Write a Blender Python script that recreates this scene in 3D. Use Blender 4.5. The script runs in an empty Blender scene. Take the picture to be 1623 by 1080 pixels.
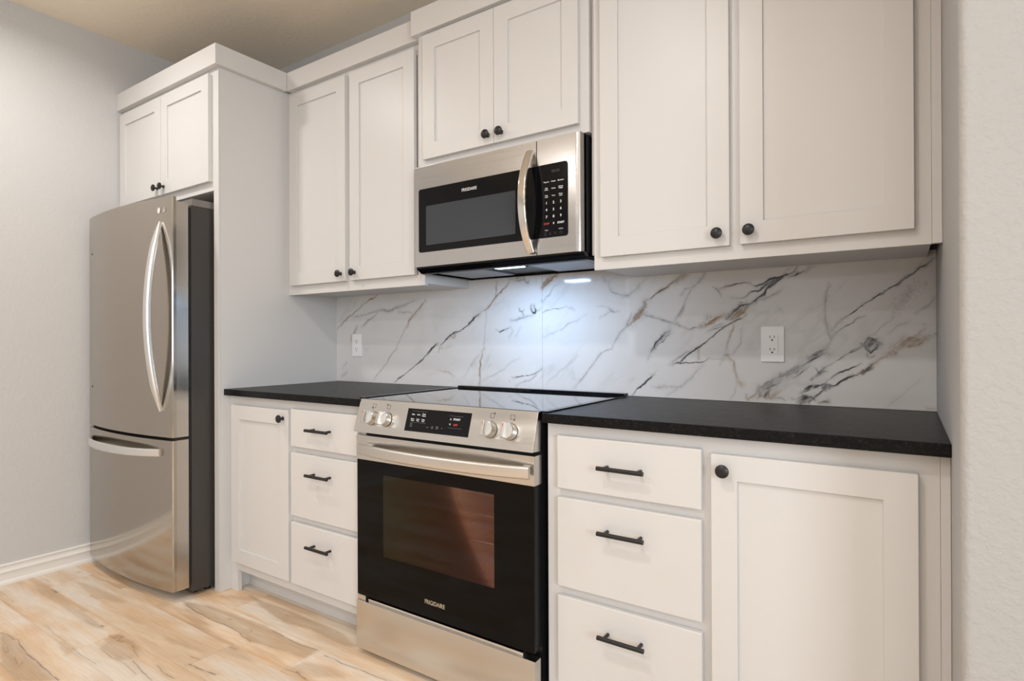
import bpy, bmesh, math, random
import numpy as np
from mathutils import Vector, Matrix

# ------------------------------------------------------------------ camera, world, light, exposure
SC = bpy.context.scene
COL = SC.collection
SC.view_settings.view_transform = 'Standard'
SC.view_settings.look = 'None'
SC.view_settings.gamma = 1.0
SC.view_settings.use_curve_mapping = False
SC.view_settings.exposure = 0.08

CAM = Vector((1.6535, -2.1006, 1.122))
YAW, PITCH, ROLL, FPX = 0.5925, 0.0021, 0.0038, 924.69
fw0 = Vector((-math.sin(YAW), math.cos(YAW), 0)); rt0 = Vector((math.cos(YAW), math.sin(YAW), 0)); up0 = Vector((0, 0, 1))
fwd = fw0 * math.cos(PITCH) + up0 * math.sin(PITCH)
upp = up0 * math.cos(PITCH) - fw0 * math.sin(PITCH)
rgt = rt0 * math.cos(ROLL) - upp * math.sin(ROLL)
upi = rt0 * math.sin(ROLL) + upp * math.cos(ROLL)
cd = bpy.data.cameras.new('camera'); cam = bpy.data.objects.new('camera', cd); COL.objects.link(cam)
cd.sensor_width = 36; cd.lens = 36 * FPX / 1623; cd.clip_start = 0.02
m = Matrix((rgt, upi, -fwd)).transposed().to_4x4(); m.translation = CAM
cam.matrix_world = m
SC.camera = cam

W = bpy.data.worlds.new('world'); SC.world = W; W.use_nodes = True
W.node_tree.nodes['Background'].inputs[0].default_value = (0.62, 0.78, 1.0, 1)
W.node_tree.nodes['Background'].inputs[1].default_value = 1.2

XL, XR, ZC = -1.8426, 1.7309, 2.741          # left wall, wing wall, ceiling
YREAR, XFAR = -6.0, 4.2
DOWN = [(-1.15, -1.40), (0.77, -1.92), (-0.85, -3.5), (0.6, -3.5), (-0.85, -5.3), (0.6, -5.3), (1.25, -2.7)]
DOWN_W, DOWN_C = 11.0, (1.0, 0.962, 0.94)
def area(name, loc, rot, size, power, color, shape='RECTANGLE', sy=None, spread=180):
    l = bpy.data.lights.new(name, 'AREA'); l.shape = shape; l.size = size
    if sy: l.size_y = sy
    l.energy = power; l.color = color; l.spread = math.radians(spread)
    o = bpy.data.objects.new(name, l); o.location = loc; o.rotation_euler = rot; COL.objects.link(o); return o
for (x, y), pw in zip(DOWN, (1.05, 1.2, 1.0, 0.9, 1.0, 0.9, 0.35)):
    area('downlight_lamp', (x, y, ZC - 0.012), (0, 0, 0), 0.13, DOWN_W * pw, DOWN_C, 'DISK', spread=165)
# added daylight fill, placed at two invented windows out of view
area('added_window_fill', (3.1, YREAR + 0.06, 1.5), (math.pi / 2, 0, 0), 1.6, 18, (0.88, 0.93, 1.0), 'RECTANGLE', 1.3)
area('added_window_fill', (XFAR - 0.06, -3.4, 1.5), (math.pi / 2, 0, math.pi / 2), 1.6, 88, (0.86, 0.93, 1.0), 'RECTANGLE', 1.3)
HOOD_W = 2.7
area('hood_lamp', (0.42, -0.285, 1.398), (0, 0, 0), 0.115, HOOD_W, (0.38, 0.63, 1.0), 'RECTANGLE', 0.045)

# ------------------------------------------------------------------ materials
def mat(name, base=(0.8, 0.8, 0.8), rough=0.5, metal=0.0, spec=0.5, coat=0.0, coat_rough=0.05, aniso=0.0):
    m = bpy.data.materials.new(name); m.use_nodes = True
    p = m.node_tree.nodes['Principled BSDF']
    p.inputs['Base Color'].default_value = (*base, 1); p.inputs['Roughness'].default_value = rough
    p.inputs['Metallic'].default_value = metal; p.inputs['Specular IOR Level'].default_value = spec
    p.inputs['Coat Weight'].default_value = coat; p.inputs['Coat Roughness'].default_value = coat_rough
    p.inputs['Anisotropic'].default_value = aniso
    return m
def nd(m, t, **kw):
    n = m.node_tree.nodes.new(t)
    for k, v in kw.items():
        if k in n.inputs.keys() if hasattr(n.inputs, 'keys') else False: n.inputs[k].default_value = v
        else: setattr(n, k, v)
    return n
def lk(m, a, b): m.node_tree.links.new(a, b)
def P(m): return m.node_tree.nodes['Principled BSDF']
def coords(m, scale=(1, 1, 1)):
    tc = nd(m, 'ShaderNodeTexCoord'); mp = nd(m, 'ShaderNodeMapping'); mp.inputs['Scale'].default_value = scale
    lk(m, tc.outputs['Object'], mp.inputs['Vector']); return mp.outputs['Vector']
def noise(m, vec, scale, detail=3, rough=0.5):
    n = nd(m, 'ShaderNodeTexNoise'); n.inputs['Scale'].default_value = scale; n.inputs['Detail'].default_value = detail
    n.inputs['Roughness'].default_value = rough; lk(m, vec, n.inputs['Vector']); return n.outputs['Fac']
def ramp(m, fac, stops):
    r = nd(m, 'ShaderNodeValToRGB'); e = r.color_ramp.elements
    while len(e) < len(stops): e.new(0.5)
    for i, (p, c) in enumerate(stops): e[i].position = p; e[i].color = (*c, 1)
    lk(m, fac, r.inputs['Fac']); return r.outputs['Color']
def mrange(m, fac, a, b, lo=0.0, hi=1.0):
    r = nd(m, 'ShaderNodeMapRange'); r.inputs['From Min'].default_value = lo; r.inputs['From Max'].default_value = hi
    r.inputs['To Min'].default_value = a; r.inputs['To Max'].default_value = b
    lk(m, fac, r.inputs['Value']); return r.outputs['Result']
def bump(m, h, strength, dist):
    b = nd(m, 'ShaderNodeBump'); b.inputs['Strength'].default_value = strength; b.inputs['Distance'].default_value = dist
    lk(m, h, b.inputs['Height']); lk(m, b.outputs['Normal'], P(m).inputs['Normal']); return b

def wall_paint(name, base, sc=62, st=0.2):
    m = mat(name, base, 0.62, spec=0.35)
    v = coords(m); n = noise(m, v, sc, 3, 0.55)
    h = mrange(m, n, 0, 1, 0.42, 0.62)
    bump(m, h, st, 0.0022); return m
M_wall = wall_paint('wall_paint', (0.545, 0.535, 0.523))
M_wallr = wall_paint('wall_paint_textured_shade_tone', (0.43, 0.42, 0.405), 75, 0.32)  # same wall paint, heavier bump, colour darkened to offset excess light here
M_ceil = wall_paint('ceiling_paint', (0.86, 0.775, 0.65), 40, 0.25)

def cabinet_paint():
    m = mat('cabinet_paint', (0.645, 0.634, 0.618), 0.38, spec=0.5)
    v = coords(m, (1, 1, 0.05)); n = noise(m, v, 260, 3, 0.6)
    bump(m, n, 0.12, 0.0006)
    lk(m, mrange(m, n, 0.33, 0.43), P(m).inputs['Roughness'])
    return m
M_cab = cabinet_paint()
M_trim = mat('trim_paint', (0.76, 0.73, 0.69), 0.35)
M_gapshade = mat('gap_shade_board', (0.05, 0.035, 0.03), 0.8)  # near-black colour that stands for shade inside a gap

def steel(name, base, rough, stretch, amp=0.06, bst=0.05):
    m = mat(name, base, rough, 1.0, aniso=0.45)
    v = coords(m, stretch); n = noise(m, v, 120, 2, 0.6)
    lk(m, mrange(m, n, rough - amp, rough + amp), P(m).inputs['Roughness'])
    bump(m, n, bst, 0.0004); return m
M_steel = steel('brushed_stainless', (0.66, 0.64, 0.61), 0.24, (0.03, 1, 1.2))
M_steelmw = steel('microwave_stainless', (0.58, 0.575, 0.57), 0.22, (0.03, 1, 1.2))
M_steelv = steel('fridge_stainless', (0.45, 0.41, 0.36), 0.12, (0.04, 0.04, 1.6), 0.03, 0.015)
M_steelside = steel('fridge_door_edge_stainless', (0.52, 0.485, 0.44), 0.2, (1, 1, 0.05), 0.04, 0.02)
M_handle = steel('satin_handle_metal', (0.80, 0.80, 0.80), 0.38, (1, 1, 0.1), 0.04, 0.02)
M_handleh = steel('satin_range_handle', (0.72, 0.69, 0.65), 0.36, (0.05, 1, 1), 0.04, 0.02)
M_chrome = mat('polished_handle', (0.75, 0.73, 0.70), 0.12, 1.0)
M_knobsteel = mat('knob_metal', (0.62, 0.60, 0.565), 0.42, 1.0)
M_dark = mat('dark_grey_side_enamel', (0.045, 0.04, 0.036), 0.38)
M_gunmetal = mat('grey_hinge_cover', (0.22, 0.205, 0.19), 0.35, 0.4)
M_black = mat('black_plastic', (0.008, 0.008, 0.009), 0.35)
M_blackmetal = mat('matte_black_hardware', (0.007, 0.007, 0.008), 0.38)
M_glassblack = mat('black_glass', (0.004, 0.004, 0.005), 0.05, spec=0.22)
M_ovenglass = mat('oven_door_black_glass', (0.003, 0.0026, 0.0026), 0.06, spec=0.12)
M_cooktop = mat('ceramic_cooktop_glass', (0.01, 0.011, 0.013), 0.03, spec=0.5, coat=0.6, coat_rough=0.03)
P_ = M_cooktop.node_tree.nodes['Principled BSDF']; P_.inputs['IOR'].default_value = 2.1; P_.inputs['Coat IOR'].default_value = 1.8
M_gap = mat('rubber_gasket', (0.01, 0.01, 0.01), 0.7)
M_white = mat('white_plastic', (0.90, 0.90, 0.90), 0.3)
M_whiteprint = mat('white_print', (0.75, 0.75, 0.75), 0.5)
M_greyprint = mat('grey_print', (0.22, 0.22, 0.22), 0.5)
M_redprint = mat('red_print', (0.55, 0.05, 0.03), 0.5)
M_blackprint = mat('black_print', (0.02, 0.02, 0.02), 0.5)
M_goldprint = mat('silver_lettering', (0.62, 0.55, 0.45), 0.3, 0.6)
M_wintrim = mat('dark_window_liner', (0.06, 0.058, 0.055), 0.4, 0.3)
M_rack = mat('chrome_rack_wire', (0.85, 0.78, 0.68), 0.25, 1.0)
M_cavity = mat('oven_cavity_enamel', (0.06, 0.045, 0.04), 0.35)
M_mwwin = mat('microwave_window_mesh', (0.038, 0.044, 0.052), 0.12, spec=0.55)
M_filter = mat('aluminium_grease_filter', (0.35, 0.36, 0.38), 0.35, 0.9)
def filt():
    v = coords(M_filter); vo = nd(M_filter, 'ShaderNodeTexVoronoi'); vo.inputs['Scale'].default_value = 260
    lk(M_filter, v, vo.inputs['Vector']); bump(M_filter, vo.outputs['Distance'], 1.0, 0.002)
filt()
def emis(name, col, st):
    m = mat(name, col, 0.4); P(m).inputs['Emission Color'].default_value = (*col, 1); P(m).inputs['Emission Strength'].default_value = st; return m
M_lamp = emis('hood_light_lens', (0.6, 0.82, 1.0), 6.0)
M_can = emis('downlight_lens', (1.0, 0.88, 0.74), 8.0)
M_led = emis('green_indicator', (0.1, 0.8, 0.4), 1.0)

def granite():
    m = mat('leathered_black_granite', (0.012, 0.012, 0.013), 0.34, spec=0.12)
    v = coords(m)
    n = noise(m, v, 170, 3, 0.7); n2 = noise(m, v, 14, 3, 0.6)
    c = ramp(m, n, [(0.42, (0.005, 0.005, 0.0055)), (0.60, (0.009, 0.009, 0.009)), (0.72, (0.045, 0.043, 0.039))])
    lk(m, c, P(m).inputs['Base Color'])
    v2 = coords(m, (0.25, 1, 1)); n3 = noise(m, v2, 160, 3, 0.7)
    lk(m, mrange(m, n3, 0.26, 0.44), P(m).inputs['Roughness'])
    bump(m, n3, 0.35, 0.0012); return m
M_granite = granite()

def window_glass():
    m = bpy.data.materials.new('tinted_oven_window'); m.use_nodes = True
    nt = m.node_tree; nt.nodes.clear()
    out = nd(m, 'ShaderNodeOutputMaterial'); mix = nd(m, 'ShaderNodeMixShader'); fr = nd(m, 'ShaderNodeFresnel'); fr.inputs['IOR'].default_value = 1.5
    tr = nd(m, 'ShaderNodeBsdfTransparent'); gl = nd(m, 'ShaderNodeBsdfGlossy'); gl.inputs['Roughness'].default_value = 0.05
    tr.inputs['Color'].default_value = (0.80, 0.76, 0.72, 1)
    # coating sheen changes with view angle; painted here as an olive to rose gradient
    tc = nd(m, 'ShaderNodeTexCoord'); sx = nd(m, 'ShaderNodeSeparateXYZ'); lk(m, tc.outputs['Generated'], sx.inputs[0])
    c = ramp(m, sx.outputs['X'], [(0.05, (0.80, 0.80, 0.60)), (0.45, (0.85, 0.66, 0.55)), (0.9, (0.80, 0.52, 0.50))])
    lk(m, c, gl.inputs['Color'])
    ad = nd(m, 'ShaderNodeMath'); ad.operation = 'MULTIPLY_ADD'; lk(m, fr.outputs[0], ad.inputs[0]); ad.inputs[1].default_value = 1.0; ad.inputs[2].default_value = 0.0
    lk(m, ad.outputs[0], mix.inputs[0]); lk(m, tr.outputs[0], mix.inputs[1]); lk(m, gl.outputs[0], mix.inputs[2]); lk(m, mix.outputs[0], out.inputs[0])
    return m
M_ovenwin = window_glass()
def clear_glass():
    m = bpy.data.materials.new('window_pane_glass'); m.use_nodes = True
    nt = m.node_tree; nt.nodes.clear()
    out = nd(m, 'ShaderNodeOutputMaterial'); mix = nd(m, 'ShaderNodeMixShader'); mix.inputs[0].default_value = 0.08
    tr = nd(m, 'ShaderNodeBsdfTransparent'); gl = nd(m, 'ShaderNodeBsdfGlossy'); gl.inputs['Roughness'].default_value = 0.0
    lk(m, tr.outputs[0], mix.inputs[1]); lk(m, gl.outputs[0], mix.inputs[2]); lk(m, mix.outputs[0], out.inputs[0]); return m
M_pane = clear_glass()

def attr_tile():
    m = mat('marble_look_porcelain', (0.8, 0.8, 0.8), 0.09, spec=0.5)
    a = nd(m, 'ShaderNodeAttribute'); a.attribute_name = 'vein'; lk(m, a.outputs['Color'], P(m).inputs['Base Color']); return m
M_tile = attr_tile()
def attr_floor():
    m = mat('maple_plank_vinyl', (0.7, 0.5, 0.3), 0.4, spec=0.4)
    a = nd(m, 'ShaderNodeAttribute'); a.attribute_name = 'wood'
    v = coords(m, (0.06, 1, 1)); n = noise(m, v, 190, 4, 0.65)
    mx = nd(m, 'ShaderNodeMixRGB'); mx.blend_type = 'MULTIPLY'; mx.inputs[0].default_value = 0.55
    c = ramp(m, n, [(0.3, (0.80, 0.76, 0.72)), (0.6, (1, 1, 1))])
    lk(m, a.outputs['Color'], mx.inputs[1]); lk(m, c, mx.inputs[2]); lk(m, mx.outputs[0], P(m).inputs['Base Color'])
    bump(m, n, 0.1, 0.0005); return m
M_floor = attr_floor()

# ------------------------------------------------------------------ mesh helpers
def box(bm, x0, x1, y0, y1, z0, z1, bev=0.0, seg=2):
    vs = [bm.verts.new((x, y, z)) for x in (x0, x1) for y in (y0, y1) for z in (z0, z1)]
    f = [(0, 1, 3, 2), (4, 6, 7, 5), (0, 4, 5, 1), (2, 3, 7, 6), (0, 2, 6, 4), (1, 5, 7, 3)]
    fs = [bm.faces.new([vs[i] for i in q]) for q in f]
    if bev > 0:
        es = list({e for fc in fs for e in fc.edges})
        bmesh.ops.bevel(bm, geom=es, offset=bev, segments=seg, profile=0.5, affect='EDGES')
def prism(bm, pts, axis, a, b, bev=0.0):
    """closed 2-D outline extruded along an axis between a and b. axis 'x': pts (y,z); 'y': (x,z); 'z': (x,y)"""
    def mk(p, t):
        return {'x': (t, p[0], p[1]), 'y': (p[0], t, p[1]), 'z': (p[0], p[1], t)}[axis]
    A = [bm.verts.new(mk(p, a)) for p in pts]; B = [bm.verts.new(mk(p, b)) for p in pts]
    fs = [bm.faces.new(A), bm.faces.new(B[::-1])]
    n = len(pts)
    for i in range(n): fs.append(bm.faces.new([A[i], B[i], B[(i + 1) % n], A[(i + 1) % n]]))
    bmesh.ops.recalc_face_normals(bm, faces=fs)
    if bev > 0:
        bmesh.ops.bevel(bm, geom=list(set(fs[0].edges) | set(fs[1].edges)), offset=bev, segments=2, profile=0.5, affect='EDGES')
def ring(bm, x0, x1, z0, z1, hx0, hx1, hz0, hz1, y0, y1, bev=0.0):
    """a flat rectangular frame with a rectangular hole, facing -y (front at y0)"""
    o = [(x0, z0), (x1, z0), (x1, z1), (x0, z1)]; h = [(hx0, hz0), (hx1, hz0), (hx1, hz1), (hx0, hz1)]
    V = {}
    for k, y in (('f', y0), ('b', y1)):
        V[k] = [bm.verts.new((x, y, z)) for x, z in o], [bm.verts.new((x, y, z)) for x, z in h]
    fs = []; rim = []
    for i in range(4):
        j = (i + 1) % 4
        fs.append(bm.faces.new([V['f'][0][i], V['f'][0][j], V['f'][1][j], V['f'][1][i]]))
        fs.append(bm.faces.new([V['b'][0][i], V['b'][1][i], V['b'][1][j], V['b'][0][j]]))
        fs.append(bm.faces.new([V['f'][0][i], V['b'][0][i], V['b'][0][j], V['f'][0][j]]))
        fs.append(bm.faces.new([V['f'][1][i], V['f'][1][j], V['b'][1][j], V['b'][1][i]]))
    bmesh.ops.recalc_face_normals(bm, faces=fs)
    if bev > 0:
        es = []
        for k in (0, 1):
            for i in range(4):
                es.append(bm.edges.get((V['f'][k][i], V['f'][k][(i + 1) % 4])))
        es += [bm.edges.get((V['f'][0][i], V['b'][0][i])) for i in range(4)]
        bmesh.ops.bevel(bm, geom=[e for e in es if e], offset=bev, segments=2, profile=0.5, affect='EDGES')
def cyl(bm, p, q, r, r2=None, seg=24, cap=True):
    p = Vector(p); q = Vector(q); d = q - p; L = d.length; r2 = r if r2 is None else r2
    rot = d.to_track_quat('Z', 'Y').to_matrix().to_4x4(); rot.translation = (p + q) / 2
    bmesh.ops.create_cone(bm, cap_ends=cap, segments=seg, radius1=r, radius2=r2, depth=L, matrix=rot)
def lathe(bm, prof, origin, axis, seg=28):
    """prof: list of (radius, height along axis)"""
    ax = Vector(axis).normalized(); u = ax.orthogonal().normalized(); v = ax.cross(u); o = Vector(origin)
    rings = []
    for r, h in prof:
        rings.append([bm.verts.new(o + ax * h + (u * math.cos(2 * math.pi * i / seg) + v * math.sin(2 * math.pi * i / seg)) * max(r, 1e-5)) for i in range(seg)])
    fs = []
    for a, b in zip(rings, rings[1:]):
        for i in range(seg): fs.append(bm.faces.new([a[i], a[(i + 1) % seg], b[(i + 1) % seg], b[i]]))
    fs.append(bm.faces.new(rings[0][::-1])); fs.append(bm.faces.new(rings[-1]))
    bmesh.ops.recalc_face_normals(bm, faces=fs)
def sweep(bm, path, sections):
    """path: centre points; sections: for each, a closed list of offset vectors (same count)"""
    R = [[bm.verts.new(Vector(c) + Vector(o)) for o in s] for c, s in zip(path, sections)]
    n = len(R[0]); fs = []
    for a, b in zip(R, R[1:]):
        for i in range(n): fs.append(bm.faces.new([a[i], a[(i + 1) % n], b[(i + 1) % n], b[i]]))
    fs.append(bm.faces.new(R[0][::-1])); fs.append(bm.faces.new(R[-1]))
    bmesh.ops.recalc_face_normals(bm, faces=fs)
def sect(w, t, u, v, k=0.35, n=4):
    """rounded-rectangle section, w along u, t along v"""
    pts = []; r = min(w, t) * k
    for cx, cy, a0 in ((1, 1, 0), (-1, 1, 90), (-1, -1, 180), (1, -1, 270)):
        for i in range(n):
            a = math.radians(a0 + 90 * i / (n - 1))
            pts.append(Vector(u) * (cx * (w / 2 - r) + r * math.cos(a)) + Vector(v) * (cy * (t / 2 - r) + r * math.sin(a)))
    return pts

def world_of(o):
    p = Vector((0, 0, 0))
    while o is not None: p += o.location; o = o.parent
    return p
def obj(name, bm, material, parent=None, smooth=True, origin=None, label=None):
    me = bpy.data.meshes.new(name)
    o = bpy.data.objects.new(name, me); COL.objects.link(o)
    base = world_of(parent) if parent is not None else Vector((0, 0, 0))
    org = Vector(origin) if origin is not None else base
    bmesh.ops.translate(bm, verts=bm.verts, vec=-org)
    bm.to_mesh(me); bm.free()
    me.materials.append(material)
    if smooth:
        for p in me.polygons: p.use_smooth = True
        me.set_sharp_from_angle(angle=math.radians(35))
        wn = o.modifiers.new('weighted_normals', 'WEIGHTED_NORMAL'); wn.weight = 100; wn.keep_sharp = True
    if parent is not None: o.parent = parent
    o.location = org - base
    if label: o['label'] = label
    return o
def nb(): return bmesh.new()
def thing(name, label, cat, loc, group=None):
    o = bpy.data.objects.new(name, None); COL.objects.link(o); o.location = loc; o.empty_display_size = 0.1
    o['label'] = label; o['category'] = cat
    if group: o['group'] = group
    return o
def tag(o, label, cat, group=None):
    o['label'] = label; o['category'] = cat
    if group: o['group'] = group
    return o
def struct(name, bm, material, smooth=False):
    o = obj(name, bm, material, None, smooth); o['kind'] = 'structure'; return o
def text(name, s, size, loc, material, parent, tilt=math.pi / 2, align='CENTER', sx=1.0, bold=0.0, label=None):
    c = bpy.data.curves.new('lettering', 'FONT'); c.body = s; c.size = size; c.align_x = align; c.align_y = 'CENTER'
    c.extrude = 0.0002; c.offset = bold
    t = bpy.data.objects.new('lettering_source', c); COL.objects.link(t)
    bpy.context.view_layer.update()
    me = bpy.data.meshes.new_from_object(t.evaluated_get(bpy.context.evaluated_depsgraph_get()))
    bpy.data.objects.remove(t)
    me.transform(Matrix.Diagonal((sx, 1, 1, 1)))
    me.transform(Matrix.Rotation(tilt, 4, 'X'))
    me.transform(Matrix.Translation(Vector(loc) - world_of(parent)))
    return me
def letters(name, items, material, parent, label=None):
    """items: (string, size, loc, tilt, sx, bold, align), each printed word its own mesh"""
    for it in items:
        t, size, loc = it[:3]; tilt = it[3] if len(it) > 3 else math.pi / 2; sx = it[4] if len(it) > 4 else 1.0; bd = it[5] if len(it) > 5 else 0.0
        me = text(name, t, size, loc, material, parent, tilt, 'CENTER', sx, bd); me.name = name; me.materials.clear(); me.materials.append(material)
        o = bpy.data.objects.new(name, me); COL.objects.link(o); o.parent = parent
        if label: o['label'] = label
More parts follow.
